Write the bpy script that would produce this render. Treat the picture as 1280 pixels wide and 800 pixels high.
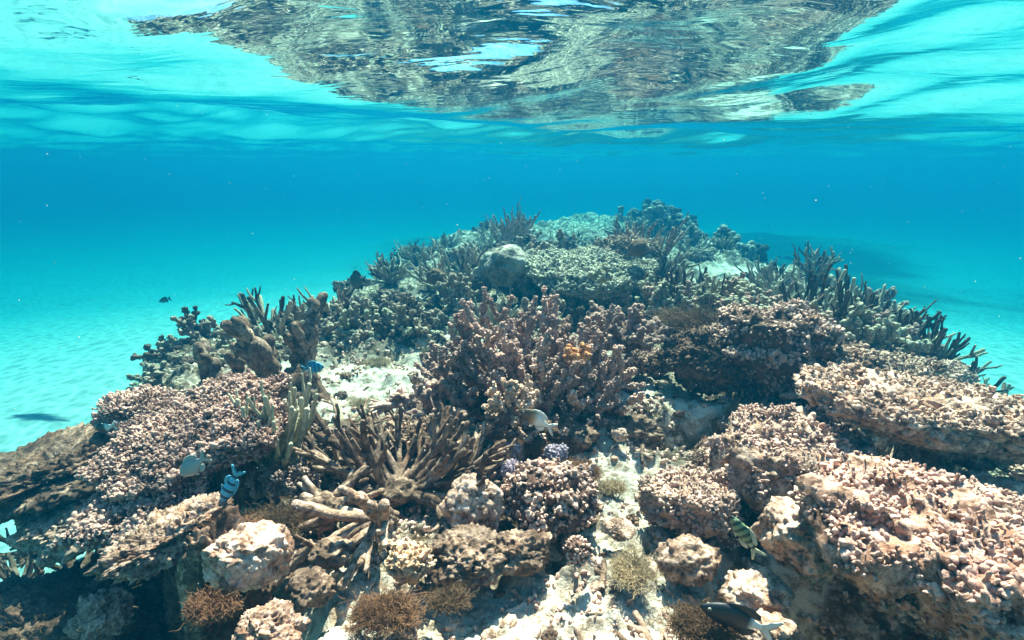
import bpy, math, random
import numpy as np
from mathutils import Vector, Matrix

# ------------------------------------------------------------------ scene, camera, light
S = bpy.context.scene
COL = S.collection
for o in list(bpy.data.objects):
    bpy.data.objects.remove(o, do_unlink=True)
S.render.engine = 'CYCLES'
S.cycles.use_denoising = True
S.cycles.denoiser = 'OPENIMAGEDENOISE'
S.cycles.max_bounces = 8
S.cycles.diffuse_bounces = 1
S.cycles.glossy_bounces = 3
S.cycles.transmission_bounces = 2
S.cycles.volume_bounces = 1
S.cycles.transparent_max_bounces = 8
S.cycles.caustics_reflective = False
S.cycles.caustics_refractive = False
S.cycles.sample_clamp_indirect = 4.0
S.cycles.sample_clamp_direct = 0.0

PITCH = math.radians(16.0)
FPX = 640.0                                  # focal length in pixels of the 1280 px wide photograph
cam_d = bpy.data.cameras.new('camera')
cam = bpy.data.objects.new('camera', cam_d)
COL.objects.link(cam)
cam_d.sensor_width = 36.0
cam_d.lens = 36.0 * FPX / 1280.0
cam_d.clip_start = 0.02
cam_d.clip_end = 200.0
cam.location = (0, 0, 0)
cam.rotation_euler = (math.pi / 2 - PITCH, 0, 0)
S.camera = cam

SUN_EL = math.radians(60.0)
SUN_AZ = math.radians(10.0)                 # measured from +y towards +x
sdir = Vector((math.sin(SUN_AZ) * math.cos(SUN_EL), math.cos(SUN_AZ) * math.cos(SUN_EL), math.sin(SUN_EL)))
W = bpy.data.worlds.new("World")
S.world = W
W.use_nodes = True
nt = W.node_tree
nt.nodes.clear()
wo = nt.nodes.new('ShaderNodeOutputWorld')
bg = nt.nodes.new('ShaderNodeBackground')
sky = nt.nodes.new('ShaderNodeTexSky')
sky.sky_type = 'NISHITA'
sky.sun_disc = False
sky.sun_elevation = SUN_EL
sky.sun_rotation = SUN_AZ
nt.links.new(sky.outputs[0], bg.inputs[0])
bg.inputs[1].default_value = 0.05
nt.links.new(bg.outputs[0], wo.inputs[0])
sun_d = bpy.data.lights.new('sun', 'SUN')
sun_d.energy = 5.0
sun_d.angle = math.radians(0.5)
sun_d.color = (1.0, 0.575, 0.455)
sun = bpy.data.objects.new('sun', sun_d)
COL.objects.link(sun)
sun.rotation_euler = (-sdir).to_track_quat('-Z', 'Y').to_euler()
sun.location = sdir * 30

S.view_settings.view_transform = 'Standard'
S.view_settings.look = 'None'
S.view_settings.gamma = 1.0
S.view_settings.use_curve_mapping = False
S.view_settings.exposure = 3.45

# ------------------------------------------------------------------ noise (numpy)
def _hash(ix, iy, iz, seed):
    h = (ix.astype(np.int64) * 374761393 + iy.astype(np.int64) * 668265263 + iz.astype(np.int64) * 2147483647 + seed * 1274126177)
    h &= 0xffffffff
    h = ((h ^ (h >> 13)) * 1274126177) & 0xffffffff
    h = ((h ^ (h >> 16)) * 2246822519) & 0xffffffff
    return (h ^ (h >> 15)) & 0xffffffff

_G = np.array([[1,1,0],[-1,1,0],[1,-1,0],[-1,-1,0],[1,0,1],[-1,0,1],[1,0,-1],[-1,0,-1],[0,1,1],[0,-1,1],[0,1,-1],[0,-1,-1],[1,1,0],[-1,1,0],[0,-1,1],[0,-1,-1]], dtype=np.float32)

def perlin(p, seed=0):
    p = np.asarray(p, dtype=np.float32)
    i = np.floor(p)
    f = p - i
    i = i.astype(np.int64)
    u = f * f * f * (f * (f * 6 - 15) + 10)
    out = 0
    for dx in (0, 1):
        wx = u[:, 0] if dx else 1 - u[:, 0]
        for dy in (0, 1):
            wy = u[:, 1] if dy else 1 - u[:, 1]
            for dz in (0, 1):
                wz = u[:, 2] if dz else 1 - u[:, 2]
                g = _G[_hash(i[:, 0] + dx, i[:, 1] + dy, i[:, 2] + dz, seed) & 15]
                d = g[:, 0] * (f[:, 0] - dx) + g[:, 1] * (f[:, 1] - dy) + g[:, 2] * (f[:, 2] - dz)
                out = out + wx * wy * wz * d
    return out

def fbm(p, oct=4, seed=0, gain=0.5, lac=2.03):
    a, s, t = 1.0, 0, 0
    q = np.array(p, dtype=np.float32)
    for k in range(oct):
        s = s + a * perlin(q, seed + k * 17)
        a *= gain
        q = q * lac + 3.7
    return s

def worley(p, seed=0, jit=0.9):
    """distance to the nearest scattered point"""
    p = np.asarray(p, dtype=np.float32)
    i = np.floor(p).astype(np.int64)
    best = np.full(len(p), 9.0, dtype=np.float32)
    for dx in (-1, 0, 1):
        for dy in (-1, 0, 1):
            for dz in (-1, 0, 1):
                c = i + np.array([dx, dy, dz])
                h = _hash(c[:, 0], c[:, 1], c[:, 2], seed)
                q = np.stack([(h & 1023), (h >> 10) & 1023, (h >> 20) & 1023], 1).astype(np.float32) / 1023.0
                q = c + 0.5 + (q - 0.5) * jit
                d = ((q - p) ** 2).sum(1)
                best = np.minimum(best, d)
    return np.sqrt(best)

def sstep(a, b, x):
    t = np.clip((x - a) / (b - a), 0, 1)
    return t * t * (3 - 2 * t)

def p3(x, y, z=None):
    return np.stack([x, y, np.zeros_like(x) if z is None else z], 1)

# ------------------------------------------------------------------ camera helper: a pixel of the photograph to a point of the place
CP, SP = math.cos(PITCH), math.sin(PITCH)
def ray(px, py):
    u = (px - 640.0) / FPX
    v = (400.0 - py) / FPX
    return np.array([u, CP + v * SP, -SP + v * CP])          # one unit of depth along the view
def on_plane(px, py, z):
    d = ray(px, py)
    return d * (z / d[2])

# ------------------------------------------------------------------ mesh building
def mesh_from(name, verts, quads=None, tris=None, smooth=True):
    me = bpy.data.meshes.new(name)
    verts = np.ascontiguousarray(verts, dtype=np.float32)
    nq = 0 if quads is None else len(quads)
    ntri = 0 if tris is None else len(tris)
    idx = []
    if nq: idx.append(np.asarray(quads, dtype=np.int32).ravel())
    if ntri: idx.append(np.asarray(tris, dtype=np.int32).ravel())
    idx = np.concatenate(idx)
    starts = np.concatenate([np.arange(nq) * 4, nq * 4 + np.arange(ntri) * 3]).astype(np.int32)
    me.vertices.add(len(verts))
    me.vertices.foreach_set('co', verts.ravel())
    me.loops.add(len(idx))
    me.loops.foreach_set('vertex_index', idx)
    me.polygons.add(nq + ntri)
    me.polygons.foreach_set('loop_start', starts)
    me.update(calc_edges=True)
    if smooth:
        me.polygons.foreach_set('use_smooth', np.ones(nq + ntri, dtype=bool))
    return me

def attr(me, name, vals):
    a = me.attributes.new(name, 'FLOAT', 'POINT')
    a.data.foreach_set('value', np.ascontiguousarray(vals, dtype=np.float32))

def link(name, me, mat=None, parent=None, loc=None):
    o = bpy.data.objects.new(name, me)
    COL.objects.link(o)
    if mat is not None and len(me.materials) == 0:
        me.materials.append(mat)
    if parent is not None:
        o.parent = parent
    if loc is not None:
        o.location = loc
    return o

def tag(o, label=None, cat=None, group=None, kind=None):
    if label: o['label'] = label
    if cat: o['category'] = cat
    if group: o['group'] = group
    if kind: o['kind'] = kind
    return o

def empty(name, loc, rz=0.0, label=None, cat=None, group=None):
    o = bpy.data.objects.new(name, None)
    COL.objects.link(o)
    o.location = loc
    o.rotation_euler = (0, 0, rz)
    o.empty_display_size = 0.05
    return tag(o, label, cat, group)

def grid_faces(nr, nc, wrap=False):
    r = np.arange(nr - 1)[:, None]
    c = np.arange(nc if wrap else nc - 1)[None, :]
    a = r * nc + c
    b = r * nc + (c + 1) % nc
    return np.stack([a, b, b + nc, a + nc], -1).reshape(-1, 4)

# ------------------------------------------------------------------ materials
def new_mat(name):
    m = bpy.data.materials.new(name)
    m.use_nodes = True
    t = m.node_tree
    t.nodes.clear()
    out = t.nodes.new('ShaderNodeOutputMaterial')
    return m, t, out
def N(t, typ, **kw):
    n = t.nodes.new(typ)
    for k, v in kw.items():
        setattr(n, k, v)
    return n
def noise_tex(t, vec, scale, detail=4, rough=0.6, dist=0.0):
    n = N(t, 'ShaderNodeTexNoise')
    n.inputs['Scale'].default_value = scale
    n.inputs['Detail'].default_value = detail
    n.inputs['Roughness'].default_value = rough
    n.inputs['Distortion'].default_value = dist
    t.links.new(vec, n.inputs['Vector'])
    return n.outputs['Fac']
def ramp(t, fac, stops):
    n = N(t, 'ShaderNodeValToRGB')
    e = n.color_ramp.elements
    while len(e) < len(stops):
        e.new(0.5)
    for k, (p, c) in enumerate(stops):
        e[k].position = p
        e[k].color = (c[0], c[1], c[2], 1) if hasattr(c, '__len__') else (c, c, c, 1)
    t.links.new(fac, n.inputs[0])
    return n.outputs[0]
def mix(t, fac, a, b, mode='MIX'):
    n = N(t, 'ShaderNodeMix', data_type='RGBA', blend_type=mode)
    for sock, v in ((n.inputs[0], fac), (n.inputs[6], a), (n.inputs[7], b)):
        if isinstance(v, (int, float)):
            sock.default_value = v
        elif isinstance(v, (tuple, list)):
            sock.default_value = (v[0], v[1], v[2], 1)
        else:
            t.links.new(v, sock)
    return n.outputs[2]
def math_n(t, op, a, b=0.0, clamp=False):
    n = N(t, 'ShaderNodeMath', operation=op, use_clamp=clamp)
    for sock, v in ((n.inputs[0], a), (n.inputs[1], b)):
        if isinstance(v, (int, float)):
            sock.default_value = v
        else:
            t.links.new(v, sock)
    return n.outputs[0]
def finish(t, out, col, rough=0.9, bump=None, bstr=0.5, bdist=0.01, spec=0.15, trans=None):
    b = N(t, 'ShaderNodeBsdfPrincipled')
    if isinstance(col, (tuple, list)):
        b.inputs['Base Color'].default_value = (col[0], col[1], col[2], 1)
    else:
        t.links.new(col, b.inputs['Base Color'])
    if isinstance(rough, (int, float)):
        b.inputs['Roughness'].default_value = rough
    else:
        t.links.new(rough, b.inputs['Roughness'])
    b.inputs['Specular IOR Level'].default_value = spec
    if bump is not None:
        bn = N(t, 'ShaderNodeBump')
        bn.inputs['Strength'].default_value = bstr
        bn.inputs['Distance'].default_value = bdist
        t.links.new(bump, bn.inputs['Height'])
        t.links.new(bn.outputs[0], b.inputs['Normal'])
    t.links.new(b.outputs[0], out.inputs['Surface'])
    return b

def crust(name, pale, mid, dark, tint=None, scale=1.0, cover=0.5, tipcol=None, fine=1.0, hue=0.12, bdist=0.009, warm=1.0):
    """limestone or coral skin: mottled with patches of turf algae, encrusting tints and pits"""
    w_ = lambda q, s=1.0: None if q is None else tuple(s * x * (1 + (k - 1) * warm) for x, k in zip(q, (1.14, 0.90, 0.87)))
    pale, mid, dark, tint, tipcol = w_(pale), w_(mid, 0.80), w_(dark, 0.60), w_(tint), w_(tipcol)
    m, t, out = new_mat(name)
    tc = N(t, 'ShaderNodeTexCoord').outputs['Object']
    oi = N(t, 'ShaderNodeObjectInfo')
    va = N(t, 'ShaderNodeVectorMath', operation='ADD')
    cx = N(t, 'ShaderNodeVectorMath', operation='SCALE')
    cmb = N(t, 'ShaderNodeCombineXYZ')
    for k in range(3):
        t.links.new(oi.outputs['Random'], cmb.inputs[k])
    t.links.new(cmb.outputs[0], cx.inputs[0])
    cx.inputs['Scale'].default_value = 37.0
    t.links.new(tc, va.inputs[0])
    t.links.new(cx.outputs[0], va.inputs[1])
    v = va.outputs[0]
    big = noise_tex(t, v, 9 * scale, 5, 0.65)
    med = noise_tex(t, v, 38 * scale, 5, 0.7, 0.4)
    fin = noise_tex(t, v, 130 * fine, 5, 0.75)
    c = ramp(t, med, [(0.36, dark), (0.47, mid), (0.60, pale)])
    patch = ramp(t, big, [(cover - 0.07, 1.0), (cover + 0.06, 0.0)])
    c = mix(t, math_n(t, 'MULTIPLY', patch, 0.75), c, mix(t, med, tuple(x * 0.55 for x in dark), mid))
    if tint is not None:
        tn = noise_tex(t, v, 15 * scale, 4, 0.7, 0.6)
        c = mix(t, math_n(t, 'MULTIPLY', ramp(t, tn, [(0.54, 0.0), (0.66, 1.0)]), 0.7), c, tint)
    sp = ramp(t, fin, [(0.34, 0.42), (0.48, 0.95), (0.70, 1.35)])
    c = mix(t, 1.0, c, sp, 'MULTIPLY')
    if tipcol is not None:
        at = N(t, 'ShaderNodeAttribute', attribute_name='tip')
        c = mix(t, at.outputs['Fac'], c, mix(t, 0.25, tipcol, c))
    hs = N(t, 'ShaderNodeHueSaturation')
    t.links.new(c, hs.inputs['Color'])
    mr = N(t, 'ShaderNodeMapRange')
    t.links.new(oi.outputs['Random'], mr.inputs['Value'])
    mr.inputs['To Min'].default_value = 1 - hue
    mr.inputs['To Max'].default_value = 1 + hue
    t.links.new(mr.outputs[0], hs.inputs['Value'])
    bm = math_n(t, 'ADD', math_n(t, 'MULTIPLY', med, 1.0), math_n(t, 'MULTIPLY', fin, 0.45))
    finish(t, out, hs.outputs['Color'], 0.92, bm, 0.9, bdist)
    return m
# ------------------------------------------------------------------ the water: haze of the sea itself, surface, sea floor
X0, X1, Y0, Y1, ZB, ZT = -62.0, 62.0, -12.0, 82.0, -4.2, 0.95
hv = np.array([[x, y, z] for z in (ZB, ZT) for y in (Y0, Y1) for x in (X0, X1)])
hq = [[0, 2, 3, 1], [4, 5, 7, 6], [0, 1, 5, 4], [2, 6, 7, 3], [0, 4, 6, 2], [1, 3, 7, 5]]
haze = link('haze', mesh_from('haze', hv, hq, smooth=False))
tag(haze, 'turquoise sea water filling the lagoon', None, None, 'stuff')
m, t, out = new_mat('sea water volume')
pv = N(t, 'ShaderNodeVolumePrincipled')
pv.inputs['Density'].default_value = 0.46
pv.inputs['Color'].default_value = (0.001, 0.041, 0.084, 1)
pv.inputs['Absorption Color'].default_value = (0.115, 0.71, 0.755, 1)
pv.inputs['Anisotropy'].default_value = 0.65
t.links.new(pv.outputs[0], out.inputs['Volume'])
haze.data.materials.append(m)

def water_z(x, y):
    y0 = 2.75 + 0.12 * x + 0.22 * np.sin(x * 0.9 + 0.6)
    low = 0.325 - 0.075 * sstep(-2.0, 1.0, x)
    lam = np.where(y < y0, 4.3, 5.6)
    k = 0.5 - 0.5 * np.cos(2 * np.pi * (y - y0) / lam)
    far = sstep(6, 9, y)
    z = low + np.where(y < y0, 0.40, 0.28) * k * (1 - far) + far * 0.16
    z = z + 0.045 * fbm(p3(x * 0.62, y * 1.3) + 5.1, 2, 3) * (0.45 + 0.55 * k)
    a = (x * 0.35 + y * 0.94)
    b = (x * 0.94 - y * 0.35)
    z = z + 0.046 * fbm(p3(b * 1.0, a * 2.2), 2, 15) * (0.35 + 0.65 * k)
    z = z + 0.095 * fbm(p3(x * 1.15 + 3.3, y * 0.95), 2, 27) * (0.25 + 0.75 * k)
    z = z + 0.0075 * fbm(p3(b * 2.2, a * 6.0), 2, 9)
    return np.minimum(z, 0.9)

nr, nc = 420, 420
tt = np.linspace(0, 1, nr)
ys = -8.0 + 88.0 * np.where(tt < 0.72, tt / 0.72 * 0.17, 0.17 + 0.83 * ((tt - 0.72) / 0.28) ** 2.6)
ss = np.linspace(-1, 1, nc)
xs = 4.6 * ss * (1 + 12.0 * np.abs(ss) ** 7)
YY, XX = np.meshgrid(ys, xs, indexing='ij')
X, Y = XX.ravel(), YY.ravel()
ws = mesh_from('water_surface', np.stack([X, Y, water_z(X, Y)], 1), grid_faces(nr, nc))
m, t, out = new_mat('sea surface')
tc = N(t, 'ShaderNodeTexCoord').outputs['Object']
mp = N(t, 'ShaderNodeMapping')
mp.inputs['Rotation'].default_value = (0, 0, math.radians(-24))
mp.inputs['Scale'].default_value = (3.0, 13.0, 1.0)
t.links.new(tc, mp.inputs['Vector'])
n1 = noise_tex(t, mp.outputs[0], 1.0, 2.5, 0.5, 0.5)
mp2 = N(t, 'ShaderNodeMapping')
mp2.inputs['Rotation'].default_value = (0, 0, math.radians(12))
mp2.inputs['Scale'].default_value = (8.0, 30.0, 1.0)
t.links.new(tc, mp2.inputs['Vector'])
n2 = noise_tex(t, mp2.outputs[0], 1.0, 1.5, 0.5, 0.6)
h = math_n(t, 'ADD', n1, math_n(t, 'MULTIPLY', n2, 0.13))
bn = N(t, 'ShaderNodeBump')
bn.inputs['Strength'].default_value = 1.0
bn.inputs['Distance'].default_value = 0.0045
t.links.new(h, bn.inputs['Height'])
fr = N(t, 'ShaderNodeFresnel')
fr.inputs['IOR'].default_value = 1.24
t.links.new(bn.outputs[0], fr.inputs['Normal'])
gl = N(t, 'ShaderNodeBsdfGlossy')
gl.inputs['Roughness'].default_value = 0.03
gl.inputs['Color'].default_value = (0.97, 0.98, 0.98, 1)
t.links.new(bn.outputs[0], gl.inputs['Normal'])
# caustic light painted into the transparent colour: a net of brighter lines
cw = N(t, 'ShaderNodeTexNoise'); cw.inputs['Scale'].default_value = 2.6; cw.inputs['Detail'].default_value = 2
t.links.new(tc, cw.inputs['Vector'])
wv = N(t, 'ShaderNodeVectorMath', operation='MULTIPLY_ADD')
t.links.new(cw.outputs['Color'], wv.inputs[0]); wv.inputs[1].default_value = (0.30, 0.30, 0.0); t.links.new(tc, wv.inputs[2])
def net(scale):
    vo = N(t, 'ShaderNodeTexVoronoi', feature='DISTANCE_TO_EDGE', voronoi_dimensions='2D')
    vo.inputs['Scale'].default_value = scale
    t.links.new(wv.outputs[0], vo.inputs['Vector'])
    return ramp(t, vo.outputs['Distance'], [(0.0, 1.0), (0.10, 0.42), (0.35, 0.0)])
nets = math_n(t, 'ADD', math_n(t, 'MULTIPLY', net(5.5), 0.6), math_n(t, 'MULTIPLY', net(11.0), 0.4))
tr = N(t, 'ShaderNodeBsdfTransparent')
t.links.new(mix(t, nets, (0.40, 0.40, 0.40), (1.0, 1.0, 1.0)), tr.inputs['Color'])
ms = N(t, 'ShaderNodeMixShader')
t.links.new(fr.outputs[0], ms.inputs[0])
t.links.new(tr.outputs[0], ms.inputs[1])
t.links.new(gl.outputs[0], ms.inputs[2])
t.links.new(ms.outputs[0], out.inputs['Surface'])
water = link('water_surface', ws, m)
tag(water, 'rippled underside of the sea surface mirroring the reef', None, None, 'structure')

# --- the sea floor: pale sand, the reef platform rising out of it, a second dim reef beyond
EDGE_PX = [(310, 830), (285, 765), (255, 700), (215, 640), (190, 570), (190, 520), (195, 475), (260, 430), (340, 400), (450, 362),
           (550, 312), (700, 285), (830, 283), (905, 325), (985, 345), (1085, 378), (1170, 440), (1245, 505), (1350, 590), (1600, 720), (1700, 900)]
ZREEF = -0.92
EDGE = np.array([on_plane(a, b, ZREEF)[:2] for a, b in EDGE_PX] + [np.array([2.4, -2.5]), np.array([-1.0, -2.5])])

def poly_sd(x, y, P):
    """signed distance to polygon, positive inside"""
    d = np.full(x.shape, 1e9)
    inside = np.zeros(x.shape, bool)
    n = len(P)
    for i in range(n):
        ax, ay = P[i]
        bx, by = P[(i + 1) % n]
        ex, ey = bx - ax, by - ay
        wx, wy = x - ax, y - ay
        tt = np.clip((wx * ex + wy * ey) / (ex * ex + ey * ey), 0, 1)
        d = np.minimum(d, (wx - ex * tt) ** 2 + (wy - ey * tt) ** 2)
        c = ((ay > y) != (by > y)) & (x < (bx - ax) * (y - ay) / (by - ay + 1e-12) + ax)
        inside ^= c
    return np.where(inside, 1, -1) * np.sqrt(d)

def reef_mask(x, y):
    sd = poly_sd(x, y, EDGE) + 0.14 * fbm(p3(x * 1.4, y * 1.4), 3, 5)
    return sd

SAND_PX = [(440, 480, 0.52, 0.46), (850, 500, 0.30, 0.20), (775, 600, 0.20, 0.20), (690, 770, 0.34, 0.16), (440, 765, 0.20, 0.12), (890, 740, 0.26, 0.14), (560, 430, 0.3, 0.25), (600, 760, .15, .1), (760, 690, .1, .1), (1000, 690, .07, .06), (930, 350, 0.45, 0.3)]
SANDS = [(on_plane(a, b, -0.86)[:2], rx, ry) for a, b, rx, ry in SAND_PX]

PIT_PX = [(205, 740, 0.16, 0.15, 0.40), (700, 705, 0.055, 0.05, 0.10), (1020, 760, 0.16, 0.12, 0.34), (1165, 592, 0.34, 0.14, 0.38), (850, 548, 0.20, 0.08, 0.16), (930, 665, 0.06, 0.07, 0.14), (960, 490, 0.22, 0.10, 0.10), (260, 650, 0.10, 0.08, 0.25)]
PITS = [(on_plane(a, b, -0.88)[:2], rx, ry, h) for a, b, rx, ry, h in PIT_PX]

def ground_base(x, y):
    x = np.asarray(x, dtype=np.float64); y = np.asarray(y, dtype=np.float64)
    sd = reef_mask(x, y)
    k = sstep(-0.14 - 0.22 * sstep(1.6, 3.0, y), 0.10, sd)
    sand = -1.62 - 1.1 * sstep(4, 16, np.hypot(x, y)) + 0.05 * fbm(p3(x * 0.35, y * 0.35), 2, 21)
    reef = -0.86 + 0.10 * fbm(p3(x * 1.1, y * 1.1), 3, 31)
    reef = reef + 0.16 * sstep(3.2, 5.5, y) * sstep(-0.1, 0.6, sd)
    for (c, rx, ry, h) in PITS:
        reef = reef - h * np.exp(-(((x - c[0]) / rx) ** 2 + ((y - c[1]) / ry) ** 2) ** 1.5)
    z = sand * (1 - k) + reef * k
    # the low rubble slope under the left rim and the far reef
    for (cx, cy, rx, ry, h) in FAR:
        d = ((x - cx) / rx) ** 2 + ((y - cy) / ry) ** 2
        z = np.maximum(z, sand + h * np.exp(-d * 1.2) * (1 + 0.25 * fbm(p3(x * 0.8, y * 0.8), 3, 41)))
    return z, k

FAR = [(1.5, 15.0, 5.5, 4.5, 0.75), (5.5, 13.0, 3.5, 3.0, 0.6), (2.1, 6.3, 1.2, 1.1, 0.75), (-1.0, 19.0, 4.0, 3.6, 0.5), (9.0, 19.0, 6.0, 4.0, 0.45),
       (-1.30, 1.00, 0.55, 0.60, 0.40)]

def sand_amount(x, y):
    s = np.zeros_like(np.asarray(x, dtype=np.float64))
    for (c, rx, ry) in SANDS:
        d = ((x - c[0]) / rx) ** 2 + ((y - c[1]) / ry) ** 2
        s = np.maximum(s, np.exp(-d))
    return s

def ground_z(x, y):
    """sea floor height with its bumps"""
    x = np.asarray(x, dtype=np.float64).ravel(); y = np.asarray(y, dtype=np.float64).ravel()
    z, k = ground_base(x, y)
    far = sstep(0.08, 0.35, z - (-1.62 - 1.1 * sstep(4, 16, np.hypot(x, y)))) * (1 - k)
    rocky = np.clip(k + far, 0, 1)
    s = sand_amount(x, y) + 0.35 * fbm(p3(x * 5, y * 5), 3, 55)
    s = sstep(0.35, 0.6, s)
    rough = rocky * (1 - 0.55 * s)
    b1 = fbm(p3(x * 4.2, y * 4.2), 3, 61)
    w = np.full(len(x), 0.55); w2 = np.full(len(x), 0.6)
    nr_ = (rough > 0.02) & (y < 9)
    if nr_.any():
        q = p3(x[nr_], y[nr_], z[nr_])
        w[nr_] = worley(q * 7.0, 71)
        w2[nr_] = worley(q * 21.0, 73)
    z = z + rough * (0.060 * b1 + 0.050 * (0.55 - w) + 0.026 * (0.6 - w2)) + rough * 0.020 * fbm(p3(x * 26, y * 26), 4, 77, 0.62)
    z = z - 0.012 * s * rocky
    z = z + (1 - rocky) * 0.012 * fbm(p3(x * 1.6, y * 4.2), 2, 81) + 0.011 * s * fbm(p3(x * 28, y * 28), 4, 83, 0.6)
    return z, rocky, s * rocky

nr, nc = 1060, 880
tt = np.linspace(0, 1, nr)
ys = 0.22 + 79.0 * (0.030 * tt + 0.14 * tt ** 3.2 + 0.83 * tt ** 9)
ys = np.concatenate([np.linspace(-11.0, 0.15, 40), ys]); nr = len(ys)
ss = np.linspace(-1, 1, nc)
YY, SSS = np.meshgrid(ys, ss, indexing='ij')
half = np.clip(1.15 + 1.2 * np.abs(YY), 0, 22)
XX = SSS * half + (60.0 - half) * np.sign(SSS) * np.clip((np.abs(SSS) - 0.93) / 0.07, 0, 1) ** 2
X, Y = XX.ravel(), YY.ravel()
Z, RK, SD = ground_z(X, Y)
gme = mesh_from('sea_floor', np.stack([X, Y, Z], 1), grid_faces(nr, nc))
attr(gme, 'rock', RK)
attr(gme, 'sand', SD)
wd = np.exp(-(((X - 5.5) / 7.0) ** 2 + ((Y - 16.0) / 8.0) ** 2) ** 1.5) + 0.45 * fbm(p3(X * 0.35, Y * 0.35), 3, 91)
attr(gme, 'weed', 0.9 * sstep(0.12, 0.95, wd) * sstep(6.2, 8.0, Y) )

m, t, out = new_mat('sea floor')
tc = N(t, 'ShaderNodeTexCoord').outputs['Object']
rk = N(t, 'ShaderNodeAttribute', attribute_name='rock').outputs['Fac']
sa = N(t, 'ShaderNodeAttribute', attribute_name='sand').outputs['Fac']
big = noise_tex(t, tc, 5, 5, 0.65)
med = noise_tex(t, tc, 26, 6, 0.72, 0.3)
fin = noise_tex(t, tc, 160, 3, 0.7)
rock = ramp(t, med, [(0.37, (0.05, 0.030, 0.019)), (0.47, (0.17, 0.11, 0.07)), (0.60, (0.66, 0.51, 0.42))])
turf = ramp(t, big, [(0.40, 1.0), (0.52, 0.0)])
rock = mix(t, math_n(t, 'MULTIPLY', turf, 0.8), rock, mix(t, fin, (0.03, 0.02, 0.013), (0.15, 0.09, 0.055)))
sandc = mix(t, fin, (0.52, 0.42, 0.34), (0.80, 0.67, 0.57))
sandd = mix(t, ramp(t, med, [(0.47, 0.0), (0.60, 0.85)]), sandc, mix(t, big, (0.30, 0.17, 0.11), (0.14, 0.095, 0.06)))
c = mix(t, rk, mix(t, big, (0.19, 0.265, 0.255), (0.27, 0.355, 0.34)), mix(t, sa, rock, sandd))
wdn = N(t, 'ShaderNodeAttribute', attribute_name='weed').outputs['Fac']
c = mix(t, wdn, c, mix(t, med, (0.03, 0.035, 0.02), (0.075, 0.08, 0.045)))
bm = math_n(t, 'ADD', med, math_n(t, 'MULTIPLY', fin, 0.4))
bm = math_n(t, 'MULTIPLY', bm, math_n(t, 'ADD', math_n(t, 'MULTIPLY', rk, 0.85), 0.15))
finish(t, out, c, 0.95, bm, 1.0, 0.016, 0.1)
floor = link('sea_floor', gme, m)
tag(floor, 'pale sandy sea floor rising into a crusted reef', None, None, 'structure')
# ------------------------------------------------------------------ shape generators
class MB:
    """collects pieces of one mesh"""
    def __init__(self):
        self.v, self.q, self.t, self.tip, self.n = [], [], [], [], 0
    def add(self, v, q=None, t=None, tip=None):
        if q is not None and len(q): self.q.append(np.asarray(q) + self.n)
        if t is not None and len(t): self.t.append(np.asarray(t) + self.n)
        self.v.append(np.asarray(v, dtype=np.float32))
        self.tip.append(np.zeros(len(v), np.float32) if tip is None else np.asarray(tip, np.float32))
        self.n += len(v)
    def verts(self):
        return np.concatenate(self.v)
    def build(self, name, mat, parent=None, loc=None, rough=0.0, freq=60.0, seed=0, smooth=True):
        v = self.verts()
        if rough > 0:
            d = np.stack([fbm(v * freq, 2, seed + k * 7) for k in range(3)], 1)
            v = v + d * rough
        me = mesh_from(name, v, np.concatenate(self.q) if self.q else None, np.concatenate(self.t) if self.t else None, smooth)
        attr(me, 'tip', np.concatenate(self.tip))
        return link(name, me, mat, parent, loc)

def unit(v):
    v = np.asarray(v, dtype=np.float64)
    return v / (np.linalg.norm(v, axis=-1, keepdims=True) + 1e-12)

def tube(mb, P, R, sides=7, tip0=0.0, tip1=1.0, flat=1.0):
    """a tapering round-ended branch along the points P"""
    P = np.asarray(P, dtype=np.float64)
    R = np.asarray(R, dtype=np.float64)
    T = unit(np.gradient(P, axis=0))
    e = T[-1]
    P = np.vstack([P, P[-1] + e * R[-1] * 0.45, P[-1] + e * R[-1] * 0.8, P[-1] + e * R[-1] * 0.95])
    R = np.concatenate([R, [R[-1] * 0.86, R[-1] * 0.5, R[-1] * 0.06]])
    T = np.vstack([T, e, e, e])
    ref = np.array([0.31, 0.52, 0.79]) if abs(T[0] @ np.array([0.31, 0.52, 0.79])) < 0.85 else np.array([1.0, -0.2, 0.1])
    n = len(P)
    U = np.zeros((n, 3)); u = unit(np.cross(T[0], ref))
    for k in range(n):
        u = u - T[k] * (u @ T[k])
        u = u / (np.linalg.norm(u) + 1e-9)
        U[k] = u
    V = np.cross(T, U)
    a = np.arange(sides) * 2 * np.pi / sides
    ring = U[:, None, :] * np.cos(a)[None, :, None] + V[:, None, :] * np.sin(a)[None, :, None] * flat
    v = P[:, None, :] + ring * R[:, None, None]
    tp = np.linspace(tip0, tip1, n)
    mb.add(v.reshape(-1, 3), grid_faces(n, sides, True), None, np.repeat(tp, sides))

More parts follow.
